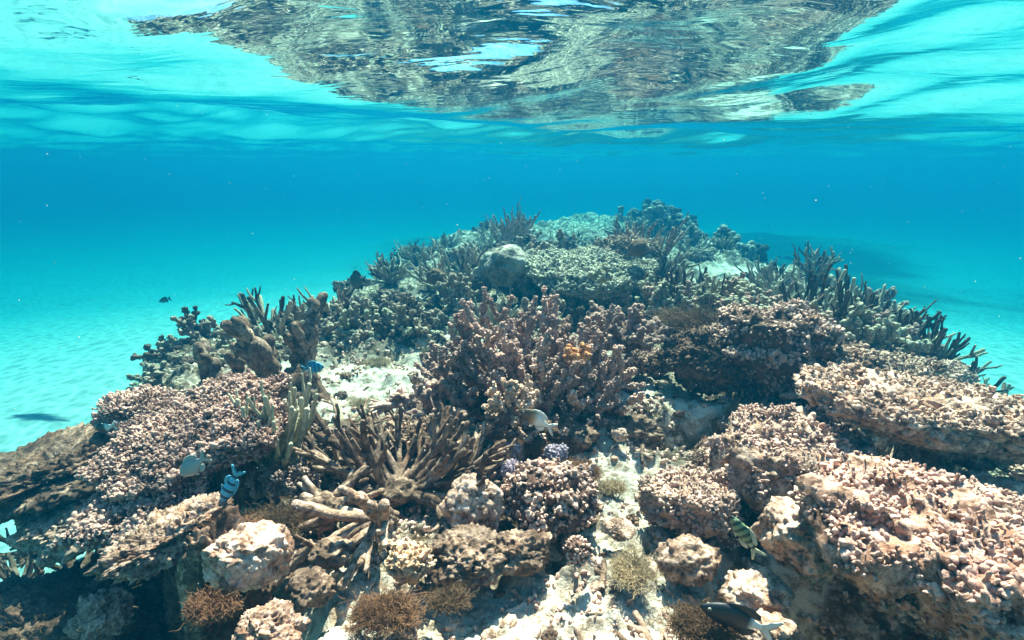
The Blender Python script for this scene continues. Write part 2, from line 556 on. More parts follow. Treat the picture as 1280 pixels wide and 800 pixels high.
_ST_T = np.array([0.0, 0.4, 0.72, 0.92, 1.0])
_ST_R = np.array([1.0, 0.98, 0.92, 0.62, 0.12])
def stubs(mb, B, D, L, R, sides=6, swell=0.0, tip0=0.0, tip1=1.0):
    """many short blunt branchlets at points B along directions D"""
    B = np.asarray(B, dtype=np.float64); D = unit(D)
    m = len(B)
    if m == 0: return
    L = np.broadcast_to(L, (m,)); R = np.broadcast_to(R, (m,))
    ref = np.where(np.abs(D[:, 2:3]) < 0.8, np.array([[0, 0, 1.0]]), np.array([[1.0, 0, 0]]))
    U = unit(np.cross(D, ref)); V = np.cross(D, U)
    a = np.arange(sides) * 2 * np.pi / sides
    k = len(_ST_T)
    rr = _ST_R * (1 + swell * np.sin(_ST_T * np.pi * 0.9))
    ring = U[:, None, None, :] * np.cos(a)[None, None, :, None] + V[:, None, None, :] * np.sin(a)[None, None, :, None]
    v = B[:, None, None, :] + D[:, None, None, :] * (L[:, None, None, None] * _ST_T[None, :, None, None]) + ring * (R[:, None, None, None] * rr[None, :, None, None])
    f = grid_faces(k, sides, True)
    q = (f[None] + (np.arange(m) * k * sides)[:, None, None]).reshape(-1, 4)
    tv = np.random.default_rng(m).random(m) ** 1.3
    tp = (tip0 + (tip1 - tip0) * np.repeat(_ST_T, sides)[None, :] * (0.15 + 0.85 * tv[:, None])).ravel()
    mb.add(v.reshape(-1, 3), q, None, tp)

_ICO = {}
def ico(sub):
    if sub not in _ICO:
        import bmesh
        bm = bmesh.new()
        bmesh.ops.create_icosphere(bm, subdivisions=sub, radius=1.0)
        v = np.array([x.co[:] for x in bm.verts])
        f = np.array([[y.index for y in x.verts] for x in bm.faces])
        bm.free()
        _ICO[sub] = (v, f)
    return _ICO[sub]

def lump(rx, ry, rz, sub=5, amp=0.22, freq=1.6, seed=0, knob=0.0, kfreq=6.0, under=0.0, fine=0.03, flat=0.0, pits=0.0):
    """an eroded boulder shape: uneven outline, optional knobs, undercut foot, flattened top.  returns verts, faces"""
    u, f = ico(sub)
    rad = np.array([rx, ry, rz])
    p = u.copy()
    d = 1 + amp * fbm(u * freq + seed * 1.7, 3, seed)
    if flat > 0:
        p[:, 2] = np.where(p[:, 2] > 0, np.tanh(p[:, 2] * (1 + 2 * flat)) / np.tanh(1 + 2 * flat), p[:, 2])
    p = p * d[:, None]
    if under > 0:
        k = np.where(p[:, 2] < 0.1, 1 - under * sstep(0.1, -0.6, p[:, 2]), 1.0)
        p[:, :2] *= k[:, None]
    p = p * rad
    if fine > 0:
        s = min(rad)
        p = p + u * (fine * s * (fbm(p / s * 4.0, 5, seed + 5, 0.62) - 0.6 * np.abs(fbm(p / s * 2.2, 3, seed + 6))))[:, None]
    if knob > 0:
        s = (rx * ry * rz) ** (1 / 3)
        w = worley(p / s * kfreq, seed + 9)
        p = p + unit(u * rad[::-1].mean()) * (knob * s * np.sqrt(np.clip(1 - (w / 0.75) ** 2, 0, 1)))[:, None]
    if pits > 0:
        s = (rx * ry * rz) ** (1 / 3)
        w = worley(p / s * kfreq * 0.6, seed + 19)
        p = p - u * (pits * s * np.clip(1 - w / 0.45, 0, 1) ** 0.7)[:, None]
    return p, f

def vnormals(v, f):
    n = np.zeros_like(v)
    fn = np.cross(v[f[:, 1]] - v[f[:, 0]], v[f[:, 2]] - v[f[:, 0]])
    for k in range(3):
        np.add.at(n, f[:, k], fn)
    return unit(n)

def surf_points(v, f, spacing, rng, keep):
    """evenly scattered points of a triangle surface, with their normals; keep(p, n) filters"""
    a, b, c = v[f[:, 0]], v[f[:, 1]], v[f[:, 2]]
    cr = np.cross(b - a, c - a)
    ar = np.linalg.norm(cr, axis=1) * 0.5
    n = int(ar.sum() / (spacing * spacing) * 2.2)
    i = rng.choice(len(f), n, p=ar / ar.sum())
    r1, r2 = np.sqrt(rng.random(n)), rng.random(n)
    p = a[i] * (1 - r1)[:, None] + b[i] * (r1 * (1 - r2))[:, None] + c[i] * (r1 * r2)[:, None]
    nn = unit(cr[i])
    m = keep(p, nn)
    p, nn = p[m], nn[m]
    cell, out = {}, []
    for k in range(len(p)):                                   # drop points nearer than the spacing
        key = tuple(np.floor(p[k] / spacing).astype(int))
        ok = True
        for dx in (-1, 0, 1):
            for dy in (-1, 0, 1):
                for dz in (-1, 0, 1):
                    for j in cell.get((key[0] + dx, key[1] + dy, key[2] + dz), ()):
                        q = p[k] - p[j]
                        if q[0] * q[0] + q[1] * q[1] + q[2] * q[2] < spacing * spacing * 0.72:
                            ok = False; break
                    if not ok: break
                if not ok: break
            if not ok: break
        if ok:
            cell.setdefault(key, []).append(k)
            out.append(k)
    return p[out], nn[out]

def wander(rng, p, d, length, r0, r1, step, bend=0.25, lift=0.0):
    """points and radii of a branch that wanders"""
    n = max(3, int(length / step) + 1)
    P, dd = [np.array(p, float)], unit(d)
    for k in range(n - 1):
        dd = unit(dd + rng.normal(0, bend, 3) * 0.35 + np.array([0, 0, lift]) * 0.3)
        P.append(P[-1] + dd * (length / (n - 1)))
    return np.array(P), np.linspace(r0, r1, n) * (1 + rng.normal(0, 0.06, n)), dd

def perp(rng, d):
    q = rng.normal(0, 1, 3)
    q = q - d * (q @ d)
    return unit(q)

def rotz(v, a):
    c, s = math.cos(a), math.sin(a)
    return np.stack([v[:, 0] * c - v[:, 1] * s, v[:, 0] * s + v[:, 1] * c, v[:, 2]], 1)

def tilt(v, ax, ay):
    """lean a shape: slope along x and along y"""
    cx, sx = math.cos(ay), math.sin(ay)
    v = np.stack([v[:, 0], v[:, 1] * cx - v[:, 2] * sx, v[:, 1] * sx + v[:, 2] * cx], 1)
    c, s = math.cos(ax), math.sin(ax)
    return np.stack([v[:, 0] * c + v[:, 2] * s, v[:, 1], -v[:, 0] * s + v[:, 2] * c], 1)

# ---- corals -------------------------------------------------------
THINGS = []
def register(o):
    THINGS.append(o)
    return o

def boulder(name, loc, r, mat, seed, label, cat='rock', sub=6, group=None, rz=0.0, **kw):
    kw.setdefault('fine', 0.14)
    v, f = lump(*r, sub=sub, seed=seed, **kw)
    mb = MB(); mb.add(rotz(v, rz), None, f, np.zeros(len(v)))
    o = mb.build(name, mat, None, loc)
    return register(tag(o, label, cat, group))

def knobbly(name, loc, r, mats, seed, label, cat='coral', knob=0.014, length=1.5, group=None, lean=(0, 0), rz=0.0, under=0.45, cover=-0.15, amp=0.25,
            flat=0.3, knobname='branchlets', sides=6, sub=5, freq=1.7, holes=0.0):
    """a hummock or shelf whose skin is packed with short blunt branchlets"""
    rng = np.random.default_rng(seed)
    root = empty(name, loc, 0, label, cat, group)
    v, f = lump(*r, sub=sub, seed=seed, amp=amp, freq=freq, under=under, flat=flat, fine=0.16, knob=0.17, kfreq=4.2)
    v = tilt(rotz(v, rz), *lean)
    mb = MB(); mb.add(v, None, f)
    mb.build('base', mats[0], root)
    def keep(p, n):
        m = n[:, 2] > cover + 0.25 * rng.random(len(n))
        if holes > 0:
            m &= fbm(p / max(r) * 3.0, 2, seed + 3) < 0.40 - holes * 1.5
        return m
    P, NN = surf_points(v, f, knob * 1.45, rng, keep)
    D = NN * 0.7 + np.array([0, 0, 0.35]) + rng.normal(0, 0.42, P.shape)
    m = len(P)
    R = knob * rng.uniform(0.32, 0.62, m) * (1 + 0.9 * rng.random(m) ** 3) * np.clip(1 + 1.1 * fbm(P / (knob * 9), 2, seed + 31), 0.5, 1.8)
    L = knob * length * rng.uniform(0.4, 2.1, m) * np.clip(1 + 1.3 * fbm(P / (knob * 14), 2, seed + 33), 0.35, 2.0)
    mb = MB(); stubs(mb, P - NN * R[:, None] * 0.5, D, L + R * 0.5, R, sides, 0.25)
    # little side buds
    k = rng.random(m) < 0.85
    tipP = (P + unit(D) * (L * 0.65)[:, None])[k]
    D2 = unit(D)[k] * 0.5 + rng.normal(0, 0.7, (k.sum(), 3))
    stubs(mb, tipP, D2, R[k] * 2.0, R[k] * 0.7, 5, 0.1, 0.4, 1.0)
    stubs(mb, tipP - unit(D)[k] * (L[k] * 0.3)[:, None], D2[::-1] * 0.7 + unit(D)[k] * 0.5, R[k] * 1.9, R[k] * 0.66, 5, 0.1, 0.3, 1.0)
    mb.build(knobname, mats[1], root, rough=knob * 0.50, freq=0.75 / knob, seed=seed)
    return register(root)

def slab_coral(name, loc, r, mats, seed, label, cat='table coral', knob=0.0, lean=(0, 0), rz=0.0, foot=None, footx=0.0, group=None, amp=0.35, freq=1.4, thick=1.0, length=1.1, holes=0.0):
    """a flat-topped plate on a narrower stalk"""
    rng = np.random.default_rng(seed)
    root = empty(name, loc, 0, label, cat, group)
    v, f = lump(r[0], r[1], r[2], sub=7 if knob == 0 else 6, seed=seed, amp=amp, freq=freq, flat=1.0, fine=0.22 if knob == 0 else 0.25, knob=0.12 if knob == 0 else 0.16, kfreq=8, under=0.35)
    v = tilt(rotz(v, rz), *lean)
    mb = MB(); mb.add(v, None, f); mb.build('plate', mats[0], root)
    if foot:
        fr, fh = foot
        v2, f2 = lump(fr, fr * 0.85, fh, sub=5, seed=seed + 3, amp=0.3, fine=0.08)
        v2 = v2 + np.array([footx, 0.15 * r[1], -fh * 1.08])
        mb = MB(); mb.add(v2, None, f2); mb.build('stalk', mats[0], root)
    if knob > 0:
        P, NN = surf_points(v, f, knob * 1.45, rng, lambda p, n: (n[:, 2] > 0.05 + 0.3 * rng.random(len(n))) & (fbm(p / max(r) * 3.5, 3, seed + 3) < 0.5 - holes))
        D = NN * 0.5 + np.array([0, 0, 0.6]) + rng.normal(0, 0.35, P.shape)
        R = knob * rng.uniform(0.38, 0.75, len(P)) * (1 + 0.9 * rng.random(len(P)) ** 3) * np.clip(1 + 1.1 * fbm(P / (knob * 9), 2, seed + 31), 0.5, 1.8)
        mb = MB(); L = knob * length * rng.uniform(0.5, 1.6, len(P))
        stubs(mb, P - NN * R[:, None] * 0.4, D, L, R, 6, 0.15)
        q = P + unit(D) * (L * 0.5)[:, None]
        for _ in range(2):
            stubs(mb, q, unit(D) * 0.5 + rng.normal(0, 0.75, P.shape), R * 1.9, R * 0.66, 5, 0.1, 0.3, 1.0)
        mb.build('branchlets', mats[1], root, rough=knob * 0.45, freq=0.75 / knob, seed=seed)
    return register(root)

def bush(name, loc, r, mats, seed, label, cat='branching coral', stems=30, rad=0.02, bud=0.008, budlen=2.4, group=None, spread=0.0, buds_from=0.25, dens=1.0, subs=3, base=True, tipfrom=0.0):
    """stems that fan out of one foot, each set with blunt branchlets"""
    rng = np.random.default_rng(seed)
    root = empty(name, loc, 0, label, cat, group)
    rx, ry, rz = r
    if base:
        v, f = lump(rx * 0.45, ry * 0.45, rz * 0.36, sub=4, seed=seed, amp=0.3)
        mb = MB(); mb.add(v + np.array([0, 0, rz * 0.05]), None, f); mb.build('base', mats[0], root)
    ga = math.pi * (3 - math.sqrt(5))
    for k in range(stems):
        z = 1 - (k + 0.5) / stems * (1.05 + spread)
        a = k * ga + rng.normal(0, 0.25)
        h = math.sqrt(max(0.02, 1 - z * z))
        goal = np.array([math.cos(a) * h * rx, math.sin(a) * h * ry, max(z, -0.12) * rz]) * rng.uniform(0.80, 1.08)
        st = np.array([goal[0] * 0.16, goal[1] * 0.16, 0.04 * rz])
        L = np.linalg.norm(goal - st)
        P, R, d = wander(rng, st, unit(goal - st) + np.array([0, 0, -0.12]), L, rad * 1.15, rad * 0.8, rad * 0.9, 0.28, 0.12)
        mb = MB()
        tube(mb, P, R, 8, 0.0, 0.35)
        segs = [(P, R)]
        for s in range(subs):
            i = int(len(P) * rng.uniform(0.45, 0.95))
            i = min(i, len(P) - 1)
            dd = unit(unit(P[min(i + 1, len(P) - 1)] - P[i - 1]) * 0.8 + perp(rng, d) * 0.9 + np.array([0, 0, 0.35]))
            P2, R2, _ = wander(rng, P[i], dd, L * rng.uniform(0.18, 0.36), rad * 0.85, rad * 0.6, rad * 0.8, 0.3, 0.2)
            tube(mb, P2, R2, 7, 0.05, 0.5)
            segs.append((P2, R2))
        for si, (PP, RR) in enumerate(segs):
            Ls = np.linalg.norm(np.diff(PP, axis=0), axis=1).sum()
            m = int(dens * Ls / bud * (1.6 if si else 1.25))
            t = rng.random(m) ** 0.7
            lo = buds_from if si == 0 else 0.1
            t = lo + (1 - lo) * t
            fi = t * (len(PP) - 1)
            i0 = np.clip(fi.astype(int), 0, len(PP) - 2)
            fr = (fi - i0)[:, None]
            B = PP[i0] * (1 - fr) + PP[i0 + 1] * fr
            T = unit(PP[i0 + 1] - PP[i0])
            q = rng.normal(0, 1, (m, 3)); q = unit(q - T * (q * T).sum(1, keepdims=True))
            D = q * 0.85 + T * 0.65 + np.array([0, 0, 0.18])
            rr = bud * rng.uniform(0.7, 1.2, m)
            stubs(mb, B + q * (RR[i0] * 0.6)[:, None], D, rr * budlen * rng.uniform(0.7, 1.35, m), rr, 6, 0.1, 0.15, 1.0)
            e = 5
            De = unit(PP[-1] - PP[-2]) + rng.normal(0, 0.55, (e, 3))
            stubs(mb, np.repeat(PP[-1:], e, 0), De, bud * budlen * 1.1, bud, 6, 0.1, 0.3, 1.0)
        mb.build('branch', mats[1 + (k % (len(mats) - 1))], root, rough=bud * 0.25, freq=0.9 / bud, seed=seed + k)
    return register(root)

def staghorn(name, loc, mats, seed, label, stems, length, rad, cat='staghorn coral', group=None, up=0.6, fan=(0, 2 * math.pi), bend=0.22, subs=2, taper=0.5, lift=0.15, subang=0.7, foot=0.5, sublen=(0.3, 0.6), base=True, depth2=0.4):
    """slender antler branches, bare and smooth"""
    rng = np.random.default_rng(seed)
    root = empty(name, loc, 0, label, cat, group)
    if base:
        v, f = lump(length * 0.28 * foot * 2, length * 0.24 * foot * 2, length * 0.16, sub=4, seed=seed, amp=0.35)
        mb = MB(); mb.add(v, None, f); mb.build('base', mats[0], root)
    for k in range(stems):
        a = fan[0] + (fan[1] - fan[0]) * (k + rng.uniform(0.1, 0.9)) / stems
        el = math.radians(90) * np.clip(rng.normal(up, 0.22), -0.05, 0.98)
        d = np.array([math.cos(a) * math.cos(el), math.sin(a) * math.cos(el), math.sin(el)])
        st = np.array([math.cos(a), math.sin(a), 0]) * length * rng.uniform(0, 0.25) * foot * 2
        mb = MB()
        def grow(p, d, L, r, lev, t0):
            P, R, dd = wander(rng, p, d, L, r, r * taper if lev else r * (taper * 0.5 + 0.5), r * 1.3, bend, lift)
            tube(mb, P, R, 9 if r > 0.012 else 7, t0, 1.0)
            if lev < 2:
                ns = subs if lev == 0 else (1 if rng.random() < depth2 else 0)
                for s in range(ns):
                    i = int(len(P) * rng.uniform(0.3, 0.85))
                    t = unit(P[min(i + 1, len(P) - 1)] - P[max(i - 1, 0)])
                    nd = unit(t + perp(rng, t) * subang * rng.uniform(0.7, 1.3) + np.array([0, 0, 0.15 * lift * 4]))
                    grow(P[i], nd, L * rng.uniform(*sublen), R[i] * 0.85, lev + 1, t0 + 0.2)
        grow(st, d, length * rng.uniform(0.7, 1.1), rad * rng.uniform(0.85, 1.15), 0, 0.0)
        mb.build('branch', mats[1 + (k % (len(mats) - 1))], root, rough=rad * 0.16, freq=0.45 / rad, seed=seed + k)
    return register(root)

def fingers(name, loc, mats, seed, label, n, height, rad, spread, cat='finger coral', group=None, rough=0.25, base=True, lean=0.35):
    """thick knobbly columns standing on a crust"""
    rng = np.random.default_rng(seed)
    root = empty(name, loc, 0, label, cat, group)
    if base:
        v, f = lump(spread * 1.1, spread * 0.95, max(0.05, height * 0.35), sub=4, seed=seed, amp=0.35, fine=0.1)
        mb = MB(); mb.add(v, None, f); mb.build('base', mats[0], root)
    for k in range(n):
        a, q = rng.uniform(0, 2 * math.pi), math.sqrt(rng.random())
        st = np.array([math.cos(a) * q * spread, math.sin(a) * q * spread, 0.0])
        d = unit(np.array([math.cos(a) * q * lean, math.sin(a) * q * lean, 1.0]) + rng.normal(0, 0.12, 3))
        mb = MB()
        H = height * rng.uniform(0.6, 1.1)
        P, R, dd = wander(rng, st, d, H, rad * rng.uniform(0.9, 1.2), rad * 0.75, rad * 0.45, 0.2, 0.2)
        R = R * (1 + 0.12 * np.sin(np.arange(len(R)) * 1.9 + k))
        tube(mb, P, R, 10, 0, 1)
        for s in range(rng.integers(1, 4)):
            i = int(len(P) * rng.uniform(0.35, 0.9)); i = min(i, len(P) - 1)
            nd = unit(perp(rng, unit(P[-1] - P[0])) * 0.9 + np.array([0, 0, 0.8]))
            P2, R2, _ = wander(rng, P[i], nd, H * rng.uniform(0.18, 0.4), rad * 0.75, rad * 0.6, rad * 0.45, 0.2, 0.3)
            tube(mb, P2, R2, 9, 0.3, 1)
        mb.build('column', mats[1 + k % (len(mats) - 1)], root, rough=rad * rough, freq=0.55 / rad, seed=seed + k)
    return register(root)

def algae(name, loc, r, mat, seed, label, n=260, cat='seaweed', group=None, thick=0.0009, wave=0.55, fork=2, flatten=0.62):
    """a soft tuft of fine curling threads"""
    rng = np.random.default_rng(seed)
    n = int(n * 3.2)
    a, z = rng.uniform(0, 2 * np.pi, n), rng.uniform(0.0, 1, n)
    h = np.sqrt(1 - z * z)
    lob = 0.75 + 0.45 * fbm(np.stack([np.cos(a) * h, np.sin(a) * h, z], 1) * 2.2, 2, seed)
    d = np.stack([np.cos(a) * h * r[0], np.sin(a) * h * r[1], (z + 0.1) * r[2] * flatten], 1) * lob[:, None]
    st = np.stack([np.cos(a) * r[0], np.sin(a) * r[1], np.zeros(n)], 1) * rng.uniform(0, 0.7, n)[:, None]
    mb = MB()
    def strands(st, d, L, th, k, t0):
        m = len(st)
        P = np.zeros((m, k, 3)); P[:, 0] = st
        dd = unit(d)
        for q in range(1, k):
            dd = unit(dd + rng.normal(0, wave, (m, 3)) * 0.7 + np.array([0, 0, 0.04]))
            P[:, q] = P[:, q - 1] + dd * (L / (k - 1))[:, None]
        T = unit(P[:, -1] - P[:, 0])
        U = unit(np.cross(T, np.array([0.3, 0.5, 0.81])))
        V = np.cross(T, U)
        an = np.arange(3) * 2 * np.pi / 3
        ring = U[:, None, None] * np.cos(an)[None, None, :, None] + V[:, None, None] * np.sin(an)[None, None, :, None]
        R = th * np.linspace(1, 0.45, k)
        v = P[:, :, None] + ring * R[None, :, None, None]
        f = grid_faces(k, 3, True)
        mb.add(v.reshape(-1, 3), (f[None] + (np.arange(m) * k * 3)[:, None, None]).reshape(-1, 4), None, np.tile(np.repeat(np.linspace(t0, 1, k), 3), m))
        return P
    L = np.linalg.norm(d, axis=1) * rng.uniform(0.5, 1.15, n)
    P = strands(st, d, L, thick, 7, 0.0)
    for s in range(fork):
        i = rng.integers(2, 7, n)
        strands(P[np.arange(n), i], d / np.linalg.norm(d, axis=1, keepdims=True) + rng.normal(0, 0.8, (n, 3)), L * rng.uniform(0.2, 0.5, n), thick * 0.75, 5, 0.3)
    o = mb.build(name, mat, None, loc)
    return register(tag(o, label, cat, group))

# ---- fish ---------------------------------------------------------
def fish(label, px, py, depth, length_px, head_deg, away, mats, name='reef_fish', deep=0.40, thick=0.15, fork=0.12, roll=0.0, group=None):
    """head_deg: where the snout points on the picture plane (0 = right, 90 = up); away: how far it turns off it"""
    pos = ray(px, py) * depth
    Lm = length_px * depth / FPX
    X = np.array([1.0, 0, 0]); U = np.array([0, SP, CP]); F = np.array([0, CP, -SP])
    h = math.radians(head_deg)
    ax = unit((X * math.cos(h) + U * math.sin(h)) * math.cos(away) + F * math.sin(away))
    up = np.array([0, 0.0, 1.0]) if abs(ax[2]) < 0.8 else unit(U * math.cos(h) - X * math.sin(h))
    az = unit(up - ax * (up @ ax))
    ay = np.cross(az, ax)
    c, s = math.cos(roll), math.sin(roll)
    ay, az = ay * c + az * s, az * c - ay * s
    root = empty(name, (0, 0, 0), 0, label, 'fish', group)
    root.matrix_world = Matrix(((ax[0], ay[0], az[0], pos[0]), (ax[1], ay[1], az[1], pos[1]), (ax[2], ay[2], az[2], pos[2]), (0, 0, 0, 1)))
    body, fin, eye, pup = mats[:4]
    # body: x from -0.30 (tail root) to +0.5 (snout), in body lengths
    n, sd = 26, 18
    t = np.linspace(0, 1, n)
    xs = 0.5 - 0.82 * t
    top = deep * 0.5 * np.interp(t, [0, .04, .12, .28, .45, .65, .82, .93, 1], [0.02, .22, .52, .90, 1.0, .82, .45, .25, .24])
    bot = deep * 0.5 * np.interp(t, [0, .04, .12, .28, .45, .65, .82, .93, 1], [0.02, .20, .46, .82, .95, .80, .40, .23, .22])
    wid = thick * 0.5 * np.interp(t, [0, .04, .12, .28, .45, .65, .82, .93, 1], [0.03, .30, .65, .98, 1.0, .75, .40, .20, .10])
    k = np.ones(5) / 5
    sm = lambda q: np.convolve(np.pad(q, 2, mode='edge'), k, 'valid')
    top, bot, wid = sm(top), sm(bot), sm(wid)
    top[0] = bot[0] = wid[0] = 0.004
    a = np.arange(sd) * 2 * np.pi / sd
    ca, sa = np.cos(a), np.sin(a)
    v = np.stack([np.repeat(xs, sd), (wid[:, None] * (np.sign(ca) * np.abs(ca) ** 1.15)[None]).ravel(), np.where(sa[None] > 0, top[:, None] * sa[None], bot[:, None] * sa[None]).ravel()], 1) * Lm
    mb = MB(); mb.add(v, grid_faces(n, sd, True)); mb.add(np.array([[0.502, 0, 0], [xs[-1], 0, 0]]) * Lm)
    mb.t.append(np.array([[n * sd, (j + 1) % sd, j] for j in range(sd)] + [[n * sd + 1, (n - 1) * sd + j, (n - 1) * sd + (j + 1) % sd] for j in range(sd)]))
    mb.build('body', body, root)
    def finmesh(nm, outline, th=0.008, m=fin, off=0.0, yaw=0.0):
        o2 = np.array(outline) * Lm
        c0 = o2.mean(0)
        k = len(o2)
        rim = np.stack([o2[:, 0], np.full(k, 0.0), o2[:, 1]], 1)
        sl = th * Lm
        inn = np.stack([c0[0] + (o2[:, 0] - c0[0]) * 0.72, np.full(k, sl / 2), c0[1] + (o2[:, 1] - c0[1]) * 0.72], 1)
        inb = inn.copy(); inb[:, 1] = -sl / 2
        vv = np.vstack([rim, inn, inb, [[c0[0], sl / 2, c0[1]], [c0[0], -sl / 2, c0[1]]]])
        q = [[j, (j + 1) % k, k + (j + 1) % k, k + j] for j in range(k)] + [[(j + 1) % k, j, 2 * k + j, 2 * k + (j + 1) % k] for j in range(k)]
        tr_ = [[k + j, k + (j + 1) % k, 3 * k] for j in range(k)] + [[2 * k + (j + 1) % k, 2 * k + j, 3 * k + 1] for j in range(k)]
        if yaw:
            x0 = vv[:, 0].max()
            dx = vv[:, 0] - x0
            vv[:, 1] += dx * -math.sin(yaw); vv[:, 0] = x0 + dx * math.cos(yaw)
        vv[:, 1] += off * Lm
        mb = MB(); mb.add(vv, q, tr_)
        return mb.build(nm, m, root)
    dz = deep * 0.5
    finmesh('dorsal_fin', [(0.22, dz * .88), (0.14, dz * 1.22), (0.0, dz * 1.34), (-0.13, dz * 1.24), (-0.24, dz * 0.92), (-0.27, dz * .50), (-0.19, dz * .42), (-0.05, dz * .72), (0.10, dz * .86)])
    finmesh('anal_fin', [(0.0, -dz * .85), (-0.06, -dz * 1.15), (-0.16, -dz * 1.2), (-0.25, -dz * 0.85), (-0.26, -dz * .45), (-0.17, -dz * .42), (-0.06, -dz * .68)])
    finmesh('tail_fin', [(-0.29, 0.045), (-0.38, 0.12), (-0.50, 0.20), (-0.53, 0.17), (-0.46 - 0.02 + fork, 0.0), (-0.53, -0.17), (-0.50, -0.20), (-0.38, -0.12), (-0.29, -0.045)], m=mats[4] if len(mats) > 4 else fin)
    finmesh('pelvic_fin', [(0.16, -dz * .78), (0.12, -dz * 1.15), (0.04, -dz * 1.25), (0.07, -dz * .85)])
    for sg in (-1, 1):
        finmesh('pectoral_fin', [(0.20, -0.02), (0.14, 0.04), (0.06, 0.03), (0.04, -0.03), (0.10, -0.06)], 0.006, off=sg * thick * 0.49, yaw=sg * -0.5)
        u, f = ico(2)
        ev = u * np.array([0.026, 0.012, 0.026]) * Lm + np.array([0.385, sg * thick * 0.29, deep * 0.10]) * Lm
        mb = MB(); mb.add(ev, None, f); e = mb.build('eye', eye, root)
        pv_ = u * np.array([0.015, 0.008, 0.015]) * Lm + np.array([0.387, sg * (thick * 0.29 + 0.0075), deep * 0.10]) * Lm
        mb = MB(); mb.add(pv_, None, f); mb.build('pupil', pup, e)
    return register(root)

def fish_mat(name, stops, stripes=None, rough=0.4):
    """body colour along the fish from tail to snout, with optional dark bars across it"""
    m, t, out = new_mat(name)
    g = N(t, 'ShaderNodeTexCoord').outputs['Generated']
    sx = N(t, 'ShaderNodeSeparateXYZ')
    t.links.new(g, sx.inputs[0])
    nz = noise_tex(t, g, 14, 2, 0.5)
    x = math_n(t, 'ADD', sx.outputs[0], math_n(t, 'MULTIPLY', math_n(t, 'SUBTRACT', nz, 0.5), 0.04))
    c = ramp(t, x, stops)
    if stripes:
        freq, col, width = stripes
        w = math_n(t, 'SINE', math_n(t, 'MULTIPLY', x, freq * 2 * math.pi))
        k = ramp(t, math_n(t, 'ADD', math_n(t, 'MULTIPLY', w, 0.5), 0.5), [(width - 0.1, 0.0), (width + 0.1, 1.0)])
        c = mix(t, k, c, col)
    c = mix(t, 1.0, c, ramp(t, noise_tex(t, g, 60, 2, 0.6), [(0.35, 0.8), (0.65, 1.1)]), 'MULTIPLY')
    finish(t, out, c, rough, nz, 0.1, 0.01, 0.4)
    return m
# ------------------------------------------------------------------ materials of the reef
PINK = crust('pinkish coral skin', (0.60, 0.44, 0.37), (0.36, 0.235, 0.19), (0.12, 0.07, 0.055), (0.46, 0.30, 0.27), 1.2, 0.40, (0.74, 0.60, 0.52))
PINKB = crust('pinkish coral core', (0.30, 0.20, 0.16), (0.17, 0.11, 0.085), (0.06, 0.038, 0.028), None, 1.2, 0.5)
BUSHA = crust('rosy grey branch skin', (0.56, 0.41, 0.34), (0.31, 0.21, 0.17), (0.09, 0.055, 0.045), (0.40, 0.26, 0.21), 1.1, 0.42, (0.92, 0.74, 0.63))
BUSHB = crust('grey brown branch skin', (0.36, 0.28, 0.24), (0.19, 0.135, 0.11), (0.07, 0.046, 0.036), None, 1.0, 0.48, (0.62, 0.49, 0.42))
BUSHC = crust('pale tan branch skin', (0.70, 0.55, 0.42), (0.46, 0.33, 0.24), (0.15, 0.095, 0.065), (0.56, 0.38, 0.25), 1.0, 0.36, (0.86, 0.72, 0.56))
DEAD = crust('turf covered dead branch', (0.47, 0.38, 0.30), (0.25, 0.185, 0.135), (0.075, 0.05, 0.034), None, 0.9, 0.50)
DEADP = crust('bare dead branch', (0.62, 0.51, 0.41), (0.40, 0.30, 0.22), (0.14, 0.095, 0.065), (0.34, 0.22, 0.15), 0.9, 0.40)
ROCK = crust('crusted limestone', (0.66, 0.54, 0.44), (0.40, 0.30, 0.225), (0.12, 0.078, 0.052), (0.44, 0.25, 0.16), 0.9, 0.42)
ROCKP = crust('pale limestone', (0.80, 0.68, 0.57), (0.58, 0.45, 0.35), (0.22, 0.145, 0.10), (0.55, 0.34, 0.22), 0.9, 0.36)
ROCKD = crust('dark turf rock', (0.34, 0.26, 0.20), (0.16, 0.11, 0.08), (0.05, 0.034, 0.024), (0.22, 0.12, 0.075), 0.9, 0.56)
OLIVE = crust('olive coral skin', (0.40, 0.38, 0.27), (0.23, 0.205, 0.14), (0.08, 0.065, 0.042), None, 0.8, 0.44, (0.62, 0.58, 0.44), warm=0.35)
GREEN = crust('green staghorn skin', (0.46, 0.44, 0.28), (0.31, 0.29, 0.17), (0.15, 0.13, 0.075), None, 1.4, 0.34, (0.66, 0.62, 0.46), warm=0.35)
GTABLE = crust('green grey table skin', (0.50, 0.47, 0.36), (0.32, 0.29, 0.215), (0.13, 0.105, 0.075), None, 0.5, 0.36, (0.66, 0.62, 0.50), warm=0.35)
PALE = crust('pale dome skin', (0.54, 0.50, 0.42), (0.40, 0.355, 0.29), (0.20, 0.16, 0.12), None, 0.35, 0.34, warm=0.35)
LILAC = crust('lilac coral skin', (0.56, 0.46, 0.56), (0.38, 0.29, 0.38), (0.20, 0.13, 0.17), None, 1.6, 0.32, (0.70, 0.61, 0.70), warm=0.35)
CREAM = crust('cream coral skin', (0.78, 0.62, 0.42), (0.58, 0.42, 0.26), (0.26, 0.16, 0.09), None, 1.4, 0.34, (0.86, 0.72, 0.52))
ORANGE = crust('orange coral skin', (0.76, 0.40, 0.17), (0.55, 0.26, 0.10), (0.26, 0.11, 0.045), None, 1.4, 0.34, (0.84, 0.52, 0.26))
BULB = crust('bulbous pink coral skin', (0.72, 0.56, 0.47), (0.41, 0.285, 0.225), (0.12, 0.072, 0.054), (0.44, 0.27, 0.21), 1.0, 0.47, (0.84, 0.70, 0.60))
